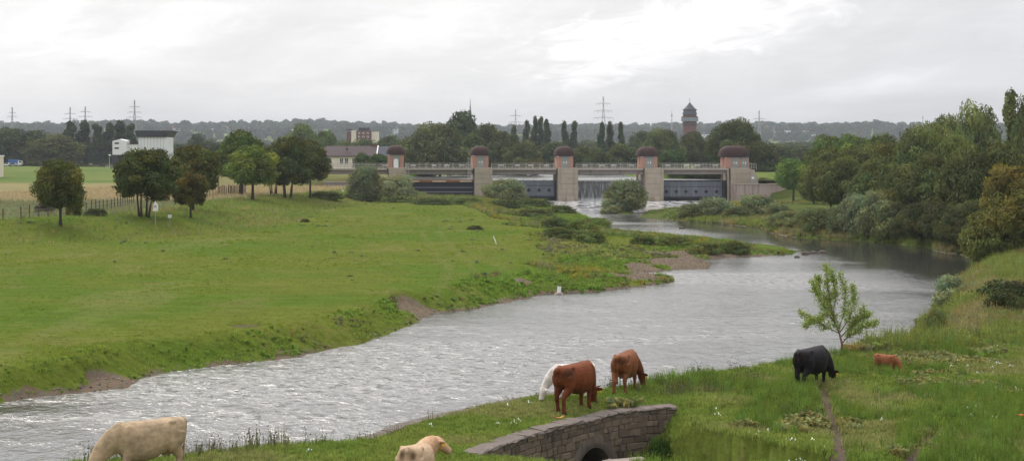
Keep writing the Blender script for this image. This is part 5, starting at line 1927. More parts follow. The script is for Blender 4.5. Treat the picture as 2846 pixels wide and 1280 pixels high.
def longhouse():
    y = 420.0
    z0 = hz(X(980, y), y)
    e = empty('long_house', (X(985, y), y, z0))
    tag(e, 'long cream-walled house with a brown tiled roof behind the bridge', 'house')
    L0, L1, Lr = X(890, y) - e.location.x, X(1045, y) - e.location.x, X(1090, y) - e.location.x
    hw = Z(433, y) - z0
    hr = Z(405, y) - z0
    MB().box(L0 + 0.3, L1 - 0.3, 0.5, 9.5, 0, hw).build('wall', M_WALLC, e)
    MB().box(L1 - 0.29, Lr - 0.3, 1.0, 9.3, 0, hw - 0.2).build('wall', M_WALLC, e)
    # roofs with hipped left end
    MB().add([(L0 - 0.2, 0, hw), (L1, 0, hw), (L1, 10, hw), (L0 - 0.2, 10, hw), (L0 + 1.0, 5, hr), (L1, 5, hr), (L0 - 0.2, 0, hw - 0.25), (L1, 0, hw - 0.25), (L1, 10, hw - .25), (L0 - .2, 10, hw - .25)],
             [(0, 1, 5, 4), (2, 3, 4, 5), (3, 0, 4), (1, 2, 5), (6, 7, 1, 0), (7, 8, 2, 1), (8, 9, 3, 2), (9, 6, 0, 3), (9, 8, 7, 6)]).build('roof', M_ROOF, e)
    r2 = MB().add([(L1 + 0.3, 0.4, hw - 0.1), (Lr, 0.4, hw - 0.1), (Lr, 9.8, hw - 0.1), (L1 + 0.3, 9.8, hw - 0.1), (L1 + 0.3, 5, hr - 0.1), (Lr, 5, hr - 0.1)],
                  [(0, 1, 5, 4), (2, 3, 4, 5), (3, 0, 4), (1, 2, 5), (3, 2, 1, 0)]).build('roof', M_ROOFG, e)
    tag(r2, 'slate-grey right-hand roof')
    MB().add([(L1 + 0.0, -0.05, hw), (L1 + 0.35, -0.05, hw), (L1 + 0.35, 5, hr + 0.15), (L1, 5, hr + 0.15), (L1, 10, hw), (L1 + 0.35, 10, hw)], [(0, 1, 2, 3), (3, 2, 5, 4)]).build('verge', M_WHITE, e)
    MB().box(X(960, y) - e.location.x, X(966, y) - e.location.x, 1.2, 1.9, hw + 1.6, hw + 2.3).build('skylight', M_GLASS, e)
    MB().box(X(1030, y) - e.location.x, X(1040, y) - e.location.x, 4.6, 5.4, hr - 0.1, hr + 0.5).build('chimney', M_BRICK, e)
    for u in (948.5, 962.5, 983, 997):
        cx = X(u, y) - e.location.x
        z1, z2 = Z(455, y) - z0, Z(440, y) - z0
        w = MB().box(cx - 0.42, cx + 0.42, 0.42, 0.497, z1, z2).build('window', M_GLASS, e)
        MB().box(cx - 0.5, cx + 0.5, 0.34, 0.495, z1 - 0.14, z1 - 0.01).build('sill', M_WHITE, w)
        MB().box(cx - 0.04, cx + 0.04, 0.39, 0.419, z1, z2).build('mullion', M_WHITE, w)
        MB().box(cx - 0.42, cx + 0.42, 0.39, 0.418, z1 + (z2 - z1) * 0.35 - 0.03, z1 + (z2 - z1) * 0.35 + 0.03).build('mullion', M_WHITE, w)


longhouse()


def factory():
    y = 600.0
    x = lambda u: X(u, y) - X(400, y)
    e = empty('factory', (X(400, y), y, hz(X(400, y), y)))
    zz = lambda v: Z(v, y) - e.location.z
    tag(e, 'white factory with a dark overhanging roof and a small square tower', 'factory')
    MB().box(x(385), x(463), 0, 12, 0, zz(380)).build('hall', M_WALLW, e)
    for u in np.arange(392, 463, 9.0):
        MB().box(x(u) - 0.05, x(u) + 0.05, -0.06, -0.003, 0, zz(382)).build('cladding_joint', M_GREY, e)
    MB().add([(x(381), -0.6, zz(381)), (x(463), -0.6, zz(381)), (x(463), 13, zz(381)), (x(381), 13, zz(381)),
              (x(377), -1.2, zz(363)), (x(474), -1.2, zz(363)), (x(474), 13.5, zz(363)), (x(377), 13.5, zz(363))],
             [(3, 2, 1, 0), (4, 5, 6, 7), (0, 1, 5, 4), (1, 2, 6, 5), (2, 3, 7, 6), (3, 0, 4, 7)]).build('roof', M_PANEL, e)
    t = MB().add([(x(318), -3, 0), (x(357), -3, 0), (x(357), 2, 0), (x(318), 2, 0), (x(318), -3, zz(392)), (x(357), -3, zz(392)), (x(357), 2, zz(390)), (x(318), 2, zz(390)),
                  (x(337), -3, zz(387)), (x(337), 2, zz(386))],
                 [(0, 1, 5, 8, 4), (1, 2, 6, 5), (2, 3, 7, 9, 6), (3, 0, 4, 7), (4, 8, 9, 7), (8, 5, 6, 9)]).build('tower', M_WALLW, e)
    for v in (396, 409.5):
        w = MB().box(x(324), x(336), -3.1, -3.003, zz(v + 4.5), zz(v)).build('window', M_GLASS, t)
    MB().box(x(357) + 0.01, x(385) - 0.01, -1.5, 6, 0, zz(401)).build('annex', M_WALLW, e)
    MB().box(x(357) + 0.02, x(385), -1.7, 6.1, zz(401) + 0.005, zz(400)).build('annex_roof', M_BRICK, e)
    MB().box(x(318), x(357), -3.05, -3.004, 0, zz(430)).build('base_band', M_PANEL, e)


factory()


def gable_house(x, y, w, h, d, rz, wall, roof, label, group):
    z = hz(x, y)
    e = empty('house', (x, y, z - 0.5), rz)
    tag(e, label, 'house', group)
    MB().box(-w / 2, w / 2, -d / 2, d / 2, 0, h).build('wall', wall, e)
    MB().prism([(-w / 2 - 0.6, h), (w / 2 + 0.6, h), (0, h + w * 0.42)], -d / 2 - 0.5, d / 2 + 0.5).build('roof', roof, e)
    for k in (-0.25, 0.25):
        MB().box(k * w - 0.9, k * w + 0.9, -d / 2 - 0.1, -d / 2 - 0.004, h * 0.55, h * 0.8).build('window', M_GLASS, e)


rsh = np.random.RandomState(17)
for i, ((u, v), (x, y)) in enumerate(zip(HOUSE_UV, HOUSES)):
    kind_h = i % 3
    wall = (M_WALLW, M_WALLC, M_WALLW)[kind_h]
    roof = (M_ORANGE, M_ROOF, M_ROOFG)[kind_h]
    side = 'left of the weir' if u < 1080 else ('above the weir' if u < 2000 else 'right of the water tower')
    what = ('white house with an orange roof', 'cream house with a brown roof', 'white house with a slate roof')[kind_h]
    h = rsh.uniform(6.5, 9.5)
    gable_house(x, y, rsh.uniform(8, 12), h, rsh.uniform(8, 11), rsh.uniform(-.5, .5), wall, roof, what + ' on the wooded hill ' + side, what + ' on the hill ' + side)


def flats():
    y = 1000.0
    e = empty('apartment_block', (X(1003, y), y, hz(X(1003, y), y)))
    tag(e, 'red brick apartment block with a dark roof storey among the trees', 'building')
    x = lambda u: X(u, y) - e.location.x
    zz = lambda v: Z(v, y) - e.location.z
    MB().box(x(990), x(1032), 0, 12, 0, zz(363)).build('wall', M_BRICK, e)
    MB().box(x(976), x(990) - 0.01, 0.5, 11, 0, zz(362)).build('wall', M_WALLC, e)
    MB().box(x(963), x(976) - 0.01, 1, 10, 0, zz(366)).build('wall', M_BRICK, e)
    MB().box(x(1032) + 0.01, x(1050), 1, 10, 0, zz(366)).build('wall', M_WALLC, e)
    MB().box(x(996), x(1026), 1, 11, zz(363) + 0.01, zz(355)).build('roof_storey', M_PANEL, e)
    for u in (998, 1010, 1022):
        for v in (370, 380, 390):
            w = MB().box(x(u) - 0.6, x(u) + 0.6, -0.12, -0.005, zz(v) - 0.6, zz(v) + 0.6).build('window', M_WHITE, e)
            MB().box(x(u) - 0.3, x(u) + 0.3, -0.16, -0.121, zz(v) - 0.5, zz(v) + 0.5).build('pane', M_GLASS, w)
    MB().box(x(962), x(978), 0, 10, zz(362) + 0.01, zz(359)).build('roof', M_BAND, e)


flats()


def hotel():
    y = 2900.0
    e = empty('hillside_hotel', (X(2493, y), y, hz(X(2493, y), y)))
    tag(e, 'wide white terraced building on the hill above the right-hand wood', 'building')
    x = lambda u: X(u, y) - e.location.x
    zz = lambda v: Z(v, y) - e.location.z
    MB().box(x(2456), x(2530), 0, 20, 0, zz(365)).build('lower_storeys', M_WALLW, e)
    MB().box(x(2464), x(2520), 2, 20, zz(365) + 0.05, zz(356)).build('upper_storeys', M_WALLW, e)
    for v in (359.5, 368, 373):
        w0, w1 = (2466, 2518) if v < 365 else (2458, 2528)
        for k in np.arange(w0, w1 - 6, 9):
            MB().box(x(k), x(k + 6), -0.3 if v > 365 else 1.7, -0.05 if v > 365 else 1.95, zz(v) - 1.0, zz(v) + 1.0).build('window', M_GLASS, e)


hotel()


def water_tower():
    y = 1170.0
    e = empty('water_tower', (X(1917, y), y, hz(X(1917, y), y)))
    tag(e, 'round red brick water tower with a pointed slate roof behind the weir', 'tower')
    zz = lambda v: Z(v, y) - e.location.z
    k = y / F
    MB().lathe([(20 * k, 0), (19 * k, zz(400)), (18.5 * k, zz(352))], 24).build('shaft', M_BRICK, e)
    for a, b in ((349, 346), (343, 340.5)):
        MB().lathe([(19.6 * k, zz(a)), (20.4 * k, zz(a) + 0.3), (20.4 * k, zz(b))], 24).build('cornice', M_BAND, e)
    MB().lathe([(18.8 * k, zz(352)), (19.2 * k, zz(337.5))], 24).build('upper_shaft', M_BRICK, e)
    g = MB().lathe([(22.5 * k, zz(337.5)), (23 * k, zz(337)), (23 * k, zz(327)), (22.5 * k, zz(326.5))], 24).build('gallery', weathered('gallery glass', (0.22, 0.25, 0.27), 0.1, 0.5, 0.25, spec=0.6), e)
    for i in range(24):
        t = 6.2832 * (i + 0.5) / 24
        MB().bar((23.2 * k * math.cos(t), 23.2 * k * math.sin(t), zz(337)), (23.2 * k * math.cos(t), 23.2 * k * math.sin(t), zz(327)), 0.12).build('mullion', M_GREY, g)
    MB().lathe([(23.6 * k, zz(326.4)), (23.6 * k, zz(325)), (19.5 * k, zz(323))], 24).build('cornice', M_BAND, e)
    MB().lathe([(18.8 * k, zz(323)), (18.8 * k, zz(318.5))], 24).build('drum', M_BRICK, e)
    MB().lathe([(20.6 * k, zz(318.4)), (20 * k, zz(316)), (17.5 * k, zz(309))], 24).build('lower_roof', M_COPR, e)
    MB().lathe([(16.5 * k, zz(309)), (18 * k, zz(307.5)), (18 * k, zz(304.5)), (16.2 * k, zz(304))], 24).build('dormer_ring', M_BAND, e)
    r = MB().lathe([(17.6 * k, zz(303.9)), (12 * k, zz(298)), (6 * k, zz(291)), (0.4 * k, zz(284))], 24).build('cone_roof', M_COPR, e)
    MB().bar((0, 0, zz(284.5)), (0, 0, zz(273)), 0.15).build('finial', M_DARK, r)
    for i in range(12):
        t = 6.2832 * i / 12
        MB().ball((18.6 * k * math.cos(t), 18.6 * k * math.sin(t), zz(305)), 0.5, 8, 5).build('window', M_GLASS, e)


water_tower()


def spire():
    y = 1500.0
    e = empty('church_spire', (X(1307, y), y, hz(X(1307, y), y)))
    tag(e, 'thin dark church spire rising behind the tall elm', 'spire')
    z0 = e.location.z
    MB().box(-3, 3, -3, 3, 0, Z(330, y) - z0).build('tower', M_BRICK, e)
    MB().lathe([(2.2, Z(330, y) - z0), (0.8, Z(305, y) - z0), (0.35, Z(290, y) - z0), (0.08, Z(272, y) - z0)], 8).build('spire', M_COPR, e)


spire()


def pylon(u, vtop, y, label, arms, wid):
    x = X(u, y)
    z0 = hz(x, y)
    H = Z(vtop, y) - z0
    e = empty('pylon', (x, y, z0))
    tag(e, label, 'pylon')
    t = y / F
    m = MB()
    b0, b1 = H * 0.075, 0.5
    th = max(0.16, y * 0.00013)
    n = 11
    lv = [(H * (1 - (1 - k / n) ** 1.0), b0 + (b1 - b0) * min(1, (k / n) * 1.25)) for k in range(n + 1)]
    for sx in (-1, 1):
        for sy in (-1, 1):
            for k in range(n):
                m.bar((sx * lv[k][1], sy * lv[k][1], lv[k][0]), (sx * lv[k + 1][1], sy * lv[k + 1][1], lv[k + 1][0]), th, 3)
    for k in range(n):
        a, b = lv[k], lv[k + 1]
        for sy in (-1, 1):
            m.bar((-a[1], sy * a[1], a[0]), (b[1], sy * b[1], b[0]), th * 0.55, 3)
            m.bar((a[1], sy * a[1], a[0]), (-b[1], sy * b[1], b[0]), th * 0.55, 3)
            m.bar((sy * a[1], -a[1], a[0]), (sy * b[1], b[1], b[0]), th * 0.55, 3)
    m.build('mast', M_GREY, e)
    for (va, wpx) in arms:
        z = Z(va, y) - z0
        w = wpx * t / 2
        am = MB()
        for s in (-1, 1):
            am.bar((0, 0, z), (s * w, 0, z), th * 0.9, 3)
            am.bar((0, 0, z + w * 0.14), (s * w, 0, z), th * 0.7, 3)
            for f in (0.55, 1.0):
                am.bar((s * w * f, 0, z), (s * w * f, 0, z - 2.2), th * 0.6, 3)
        am.build('crossarm', M_GREY, e)
    return e


pylon(34, 298, 1900, 'leftmost lattice pylon on the skyline', [(313, 20), (324, 26)], 1)
pylon(195, 298, 2000, 'lattice pylon above the left end of the dark tree row', [(316, 32), (330, 40)], 1)
pylon(237, 296, 1950, 'lattice pylon right beside another above the dark tree row', [(311, 30), (324, 40), (336, 44)], 1)
pylon(374, 278, 1600, 'tall lattice pylon behind the white factory', [(297, 30), (312, 38), (326, 42)], 1)
pylon(1433, 304, 2200, 'pale distant pylon left of the poplar group', [(322, 32), (340, 38)], 1)
pylon(1677, 268, 1500, 'tall lattice pylon above the three poplars', [(288, 38), (309, 50), (328, 56)], 1)
pylon(2110, 307, 2100, 'lattice pylon right of the water tower', [(330, 34), (344, 44)], 1)
for (u, vt, y, lab) in ((1867, 307, 2600, 'thin radio mast left of the water tower'), (2565, 320, 2900, 'small radio mast on the hill above the right-hand wood')):
    x = X(u, y)
    z0 = hz(x, y)
    e = empty('radio_mast', (x, y, z0))
    tag(e, lab, 'mast')
    h = Z(vt, y) - z0
    MB().tube([(0, 0, 0), (0, 0, h * 0.6), (0, 0, h)], [1.2, 0.8, 0.35], 6).build('pole', M_GREY, e)
    MB().lathe([(1.6, h * 0.80), (1.6, h * 0.86)], 8).build('antenna', M_GREY, e)

# ------------------------------------------------------------------ culvert wall on the near bank
M_COPE = weathered('lichened coping stone', (0.165, 0.138, 0.122), 0.45, 2.5, 0.95)
M_CEM = weathered('stained cement', (0.135, 0.110, 0.092), 0.45, 2.0, 0.95, 0.9, (0.07, 0.06, 0.05))
M_MORT = weathered('dark mortar', (0.10, 0.085, 0.075), 0.3, 3.0, 0.95)


def stone_mat():
    t = new_mat('weathered masonry')
    info = t.new('ShaderNodeObjectInfo')
    co = t.new('ShaderNodeTexCoord').outputs['Object']
    n = t.noise(co, 4.0, 6, 0.65)
    n2 = t.noise(co, 22.0, 3, 0.6)
    st = t.noise(t.mapping(co, scale=(3.2, 3.2, 0.5)), 1.0, 5, 0.65)
    r = info.outputs['Random']
    c = t.mix(r, (0.115, 0.090, 0.068), (0.205, 0.158, 0.118))
    c = t.mix(t.ramp(n, (0.45, 0.70, 0, 0.75)), c, (0.085, 0.070, 0.062))
    c = t.mix(t.ramp(st, (0.56, 0.72, 0, 0.8)), c, (0.040, 0.034, 0.032))
    c = t.mix(t.ramp(n2, (0.66, 0.80, 0, 0.7)), c, (0.36, 0.34, 0.31))
    ms = t.noise(t.mapping(co, loc=(3, 1, 7)), 1.3, 4, 0.6)
    c = t.mix(t.ramp(ms, (0.62, 0.74, 0, 0.55)), c, (0.11, 0.105, 0.035))
    return finish(t, c, 0.95, 0.15, t.math('ADD', n, n2), 0.8, 0.02)


M_STONE = stone_mat()
_wp = np.array(WALLP)


def wall_pt(s, off=0.0):
    """point at arc length s on the wall line, off metres towards the river"""
    s = min(max(s, 0), WALL_L - 1e-6)
    k = int(np.searchsorted(_wl, s, 'right') - 1)
    k = min(k, len(_wp) - 2)
    f = (s - _wl[k]) / (_wl[k + 1] - _wl[k])
    p = _wp[k] * (1 - f) + _wp[k + 1] * f
    # smoothed direction
    a = np.array([np.interp(s - 0.5, _wl, _wp[:, 0]), np.interp(s - 0.5, _wl, _wp[:, 1])])
    b = np.array([np.interp(s + 0.5, _wl, _wp[:, 0]), np.interp(s + 0.5, _wl, _wp[:, 1])])
    d = (b - a) / np.linalg.norm(b - a)
    return p[0] - d[1] * off, p[1] + d[0] * off


def culvert():
    e = empty('culvert_wall', (*wall_pt(WALL_L / 2), 0.0))
    tag(e, 'curved old stone culvert wall with a round arch in the near bank', 'wall')
    o = Vector(e.location)

    def loc(s, off, z):
        x, y = wall_pt(s, off)
        return (x - o.x, y - o.y, z - o.z)
    # arch position
    us = [(U0 + F * wall_pt(s)[0] / wall_pt(s)[1], s) for s in np.linspace(0, WALL_L, 400)]
    sc = min(us, key=lambda k: abs(k[0] - 1650))[1]
    R, zc, zfl = 0.95, 0.66, 0.10
    TOP = 2.44

    def arch_z(s, r):
        q = abs(s - sc)
        return zc + math.sqrt(max(r * r - q * q, 0)) if q < r else None
    # mortar core with the arch left open
    ss = sorted(set(list(np.linspace(0.0, WALL_L, 60)) + [sc + R * math.cos(t) for t in np.linspace(0.001, math.pi - 0.001, 24)]))
    vs, fs = [], []
    for s in ss:
        za = arch_z(s, R)
        zb = za if za else -0.2
        for (off, z) in ((0.0, zb), (0.0, TOP), (0.44, TOP), (0.44, zb)):
            vs.append(loc(s, off, z))
    for k in range(len(ss) - 1):
        a, b = k * 4, k * 4 + 4
        fs += [(a, b, b + 1, a + 1), (a + 1, b + 1, b + 2, a + 2), (a + 2, b + 2, b + 3, a + 3), (a + 3, b + 3, b, a)]
    n4 = (len(ss) - 1) * 4
    fs += [(0, 1, 2, 3), (n4 + 3, n4 + 2, n4 + 1, n4)]
    core = MB().add(vs, fs).build('mortar_core', M_MORT, e)
    # stones in courses
    rs = np.random.RandomState(5)
    z = -0.1
    row = 0
    while z < TOP - 0.08:
        hgt = min(rs.uniform(0.15, 0.24), TOP - z)
        if TOP - z - hgt < 0.12:
            hgt = TOP - z
        s = -0.05 - rs.uniform(0, 0.3)
        while s < WALL_L:
            ln = rs.uniform(0.20, 0.52)
            s0, s1 = max(s + 0.008, 0.0), min(s + ln - 0.008, WALL_L)
            s += ln
            if s1 - s0 < 0.08:
                continue
            mid, zm = (s0 + s1) / 2, z + hgt / 2
            # clip against the cement collar round the arch
            rc = R + 0.30
            q = math.hypot(mid - sc, max(zm - zc, 0))
            if q < rc + 0.02 and zm > -1:
                continue
            if q < rc + 0.25:
                for it in range(6):
                    if math.hypot(s1 - sc, max(zm - zc, 0)) < rc and mid < sc:
                        s1 -= 0.05
                    if math.hypot(s0 - sc, max(zm - zc, 0)) < rc and mid > sc:
                        s0 += 0.05
                if s1 - s0 < 0.08:
                    continue
            pr = rs.uniform(0.01, 0.05)
            b = 0.018
            vv = []
            for (off, i) in ((0.05, 0), (-pr + b, 0), (-pr, b)):
                for (sa, za) in ((s0 + i, z + 0.008 + i), (s1 - i, z + 0.008 + i), (s1 - i, z + hgt - 0.008 - i), (s0 + i, z + hgt - 0.008 - i)):
                    vv.append(loc(sa + rs.normal(0, 0.012), off + rs.normal(0, 0.005), za + rs.normal(0, 0.010)))
            ff = [(11, 10, 9, 8)]
            for r0 in (0, 4):
                for k in range(4):
                    ff.append((r0 + k, r0 + 4 + k, r0 + 4 + (k + 1) % 4, r0 + (k + 1) % 4))
            MB().add(vv, [f[::-1] for f in ff]).build('stone', M_STONE, e)
        z += hgt
        row += 1
    # coping slabs, uneven, worn
    s = 0.0
    while s < WALL_L - 0.05:
        ln = min(rs.uniform(0.7, 1.25), WALL_L - s)
        if WALL_L - s - ln < 0.3:
            ln = WALL_L - s
        n = 5
        vv, ff = [], []
        zt = TOP + rs.uniform(0.05, 0.10)
        for k in range(n + 1):
            sa = s + 0.006 + (ln - 0.012) * k / n
            j = rs.normal(0, 0.022, 6)
            for (off, zz) in ((-0.07 + j[0], TOP + 0.004), (-0.075 + j[1], zt - 0.03), (-0.045 + j[2], zt + j[3] * 0.5), (0.46 + j[4], zt + 0.012 + j[5] * 0.5), (0.52, zt - 0.02), (0.5, TOP + 0.004)):
                vv.append(loc(sa, off, zz))
        for k in range(n):
            for q in range(6):
                ff.append((k * 6 + q, (k + 1) * 6 + q, (k + 1) * 6 + (q + 1) % 6, k * 6 + (q + 1) % 6))
        ff += [tuple(range(6)), tuple(range(n * 6 + 5, n * 6 - 1, -1))]
        MB().add(vv, ff).build('coping_stone', M_COPE, e)
        s += ln
    # splayed cement collar
    vs, fs = [], []
    th = np.linspace(-0.35, math.pi + 0.35, 34)
    for t in th:
        for (r, off) in ((R - 0.005, 0.30), (R - 0.002, 0.02), (R + 0.05, -0.012), (R + 0.20, -0.045), (R + 0.40, -0.02)):
            vs.append(loc(sc + r * math.cos(t), off, zc + r * math.sin(t)))
    for k in range(len(th) - 1):
        for j in range(4):
            fs.append((k * 5 + j, k * 5 + j + 1, (k + 1) * 5 + j + 1, (k + 1) * 5 + j))
    MB().add(vs, fs).build('arch_collar', M_CEM, e, smooth=True)
    # vault running back under the bank
    vs, fs = [], []
    for i in range(8):
        off = 0.3 + 0.6 * i
        for t in np.linspace(0, math.pi, 15):
            vs.append(loc(sc + R * math.cos(t), off, zc + R * math.sin(t)))
        vs.append(loc(sc - R, off, -0.1))
        vs.append(loc(sc + R, off, -0.1))
    for i in range(7):
        for j in range(17):
            fs.append((i * 17 + j, i * 17 + (j + 1) % 17, (i + 1) * 17 + (j + 1) % 17, (i + 1) * 17 + j))
    fs.append(tuple(7 * 17 + j for j in range(17)))
    MB().add(vs, fs).build('vault', M_MORT, e)
    return sc


ARCH_S = culvert()


# ------------------------------------------------------------------ quay edge stones along the river side of the near bank
def quay():
    pts = [P(u, v, 2.5) for u, v in ((1010, 1221), (1045, 1215), (1130, 1182), (1250, 1152), (1480, 1104), (1560, 1094))]
    L = np.cumsum([0] + [math.dist(pts[i], pts[i + 1]) for i in range(len(pts) - 1)])
    A = np.array(pts)
    e = empty('quay_edge', (*pts[2], 2.0))
    tag(e, 'narrow stone edging along the riverbank left of the brown cow', 'kerb')
    o = e.location
    rs = np.random.RandomState(6)

    def pt(s, off):
        a = np.array([np.interp(s, L, A[:, 0]), np.interp(s, L, A[:, 1])])
        b = np.array([np.interp(s + 0.3, L, A[:, 0]), np.interp(s + 0.3, L, A[:, 1])])
        c = np.array([np.interp(s - 0.3, L, A[:, 0]), np.interp(s - 0.3, L, A[:, 1])])
        d = (b - c) / np.linalg.norm(b - c)
        return a[0] - d[1] * off - o.x, a[1] + d[0] * off - o.y
    s = 0
    while s < L[-1] - 0.1:
        ln = min(rs.uniform(0.8, 1.3), L[-1] - s)
        zt = 2.52 + rs.uniform(0.0, 0.04) - o.z
        vv, ff = [], []
        n = 4
        for k in range(n + 1):
            sa = s + 0.008 + (ln - 0.016) * k / n
            for (off, zz) in ((-0.10, -1.2), (-0.10, zt - 0.02), (-0.06, zt), (0.26, zt + 0.01), (0.30, zt - 0.03), (0.34, -2.2)):
                x, y = pt(sa, off + rs.normal(0, 0.008))
                vv.append((x, y, zz))
        for k in range(n):
            for q in range(6):
                ff.append((k * 6 + q, (k + 1) * 6 + q, (k + 1) * 6 + (q + 1) % 6, k * 6 + (q + 1) % 6))
        ff += [tuple(range(6)), tuple(range(n * 6 + 5, n * 6 - 1, -1))]
        MB().add(vv, ff).build('edge_stone', M_COPE, e)
        s += ln


quay()


# ------------------------------------------------------------------ cattle
def coat_mat():
    t = new_mat('cattle coat')
    at = t.new('ShaderNodeAttribute', attribute_name='coat')
    co = t.new('ShaderNodeTexCoord').outputs['Object']
    n = t.noise(co, 5.0, 5, 0.65)
    n2 = t.noise(t.mapping(co, scale=(10, 10, 35)), 3.0, 2, 0.6)
    f = t.math('MULTIPLY', t.ramp(n, (0.25, 0.75, 0.66, 1.22)), t.ramp(n2, (0.2, 0.8, 0.92, 1.06)))
    c = t.mix(1.0, at.outputs['Color'], f, 'MULTIPLY')
    b = t.new('ShaderNodeBsdfPrincipled')
    t.l.new(c, b.inputs['Base Color'])
    b.inputs['Roughness'].default_value = 0.62
    b.inputs['Specular IOR Level'].default_value = 0.12
    bn = t.new('ShaderNodeBump')
    bn.inputs['Strength'].default_value = 0.25
    bn.inputs['Distance'].default_value = 0.01
    t.l.new(n2, bn.inputs['Height'])
    t.l.new(bn.outputs[0], b.inputs['Normal'])
    t.l.new(b.outputs[0], t.out.inputs[0])
    return t.m


M_COAT = coat_mat()
M_EYE = weathered('eye', (0.012, 0.009, 0.008), 0.05, 3, 0.15, spec=0.6)
M_TAG = weathered('yellow ear tag', (0.70, 0.42, 0.04), 0.05, 3, 0.5)


def make_cow(label, name, pos, yaw, scale, base, pose='graze', neck_yaw=0.0, patches=(), legs=None, udder=True, tags=True, tail_sway=0.0, pitch=0.0, slim=1.0, horns=False, belly=None, head_c=None, stocky=1.0):
    """one continuous body: trunk, neck, head, legs, tail, ears and udder fused and smoothed; +x is forward"""
    mb = MB()
    # trunk
    sec = [(-0.885, 1.15, .05, .07), (-0.86, 1.11, .17, .19), (-0.77, 1.07, .255, .27), (-0.60, 1.025, .315, .325), (-0.40, .98, .325, .37), (-0.12, .915, .365, .43), (0.16, .89, .39, .46),
           (0.40, .91, .355, .45), (0.58, .965, .285, .40), (0.74, 1.01, .205, .31), (0.86, 1.02, .13, .20), (0.91, 1.02, .05, .09)]
    n = 20
    vs, fs = [], []
    for (x, zc, hw, hh) in sec:
        for k in range(n):
            t = 2 * math.pi * k / n
            c, s = math.cos(t), math.sin(t)
            e = 0.82
            vs.append((x, math.copysign(abs(c) ** e, c) * hw * slim, zc + math.copysign(abs(s) ** (e if s > 0 else 1.0), s) * hh))
    for i in range(len(sec) - 1):
        for k in range(n):
            fs.append((i * n + k, i * n + (k + 1) % n, (i + 1) * n + (k + 1) % n, (i + 1) * n + k))
    fs += [tuple(range(n)), tuple(range(len(sec) * n - 1, (len(sec) - 1) * n - 1, -1))]
    mb.add(vs, [f[::-1] for f in fs])
    # hips, shoulders, tail head
    for s in (-1, 1):
        mb.ball((-0.47, s * 0.225 * slim, 1.285), (.10, .065, .05))
        mb.ball((-0.82, s * 0.115 * slim, 1.20), (.07, .05, .06))
        mb.ball((0.52, s * 0.20 * slim, 1.02), (.19, .10, .30))
        mb.ball((-0.60, s * 0.19 * slim, 0.94), (.21, .11, .27))
    mb.ball((0.56, 0, 1.30), (.22, .075, .075))
    mb.ball((-0.78, 0, 1.285), (.13, .06, .05))
    # neck and head
    if pose == 'graze':
        nk = [(0.56, 0, 1.10), (0.84, 0, 0.96), (1.06, 0, 0.76), (1.20, 0, 0.56), (1.255, 0, 0.47)]
        nr = [(.21, .32), (.18, .28), (.145, .22), (.125, .165), (.115, .13)]
        hd = Vector((0.30, 0, -0.95)).normalized()
    elif pose == 'low':
        nk = [(0.56, 0, 1.08), (0.86, 0, 0.98), (1.12, 0, 0.84), (1.30, 0, 0.70), (1.36, 0, 0.64)]
        nr = [(.19, .30), (.15, .23), (.115, .18), (.105, .14), (.10, .12)]
        hd = Vector((0.55, 0, -0.83)).normalized()
    else:
        nk = [(0.54, 0, 1.08), (0.76, 0, 1.20), (0.92, 0, 1.32), (1.01, 0, 1.39), (1.05, 0, 1.41)]
        nr = [(.22, .34), (.20, .30), (.17, .24), (.14, .175), (.12, .14)]
        hd = Vector((0.86, 0, -0.50)).normalized()

    def turn(p, f):
        a = neck_yaw * f
        v = Vector((p[0] - 0.5, p[1], p[2]))
        return Vector((0.5 + v.x * math.cos(a) - v.y * math.sin(a), v.x * math.sin(a) + v.y * math.cos(a), v.z))
    fr = [0.0, 0.45, 0.8, 1.0, 1.0]
    nk = [turn(p, f) for p, f in zip(nk, fr)]
    mb.tube(nk, nr, 14)
    a = neck_yaw * 1.35
    hd = Vector((hd.x * math.cos(a), hd.x * math.sin(a), hd.z))
    lat = Vector((-math.sin(a), math.cos(a), 0))
    poll = nk[-1]
    hs = [(-.05, .06, .06), (0.0, .105, .105), (.10, .118, .125), (.20, .105, .118), (.32, .086, .100), (.42, .084, .090), (.49, .094, .086), (.535, .078, .066), (.55, .02, .02)]
    up = lat.cross(hd)
    mb.tube([poll + hd * t for (t, _, _) in hs], [(ra * 1.14, rb * 1.14) for (_, ra, rb) in hs], 14, up=tuple(up))
    jaw = -up if up.dot(Vector((1, 0, 0.3))) > 0 else up
    brow = -jaw
    mb.ball(tuple(poll + brow * 0.06), (.075, .085, .06))
    for s in (-1, 1):
        # ear: flat tapering blade pointing out and slightly down
        root = poll + lat * (s * 0.085) + hd * 0.03
        tip = root + lat * (s * 0.235) - Vector((0, 0, 0.03)) - hd * 0.03
        m1 = root.lerp(tip, 0.5)
        mb.tube([root, m1, root.lerp(tip, 0.85), tip], [(.035, .03), (.07, .032), (.05, .028), (.012, .012)], 8, up=tuple(brow))
        if horns:
            h0 = poll + lat * (s * 0.07) + brow * 0.07
            mb.tube([h0, h0 + lat * (s * .12) + brow * .05, h0 + lat * (s * .17) + brow * .13], [.032, .026, .014], 8)
    # legs: foot offsets forward
    lg = legs or {'fl': 0.0, 'fr': 0.08, 'hl': 0.0, 'hr': -0.1}
    for s, key in ((1, 'fl'), (-1, 'fr')):
        f = lg[key]
        mb.tube([(0.52, s * .185 * slim, 1.0), (0.50, s * .18 * slim, 0.78), (0.53 + f * .45, s * .165, 0.58), (0.55 + f * .7, s * .16, 0.42), (0.54 + f * .85, s * .158, 0.30), (0.54 + f, s * .158, 0.13), (0.575 + f, s * .158, 0.06), (0.585 + f, s * .158, -0.005)],
                [(.12, .17), (.11, .155), (.08, .10), (.07, .074), (.054, .058), (.056, .06), (.064, .07), (.07, .082)], 12, up=(1, 0, 0))
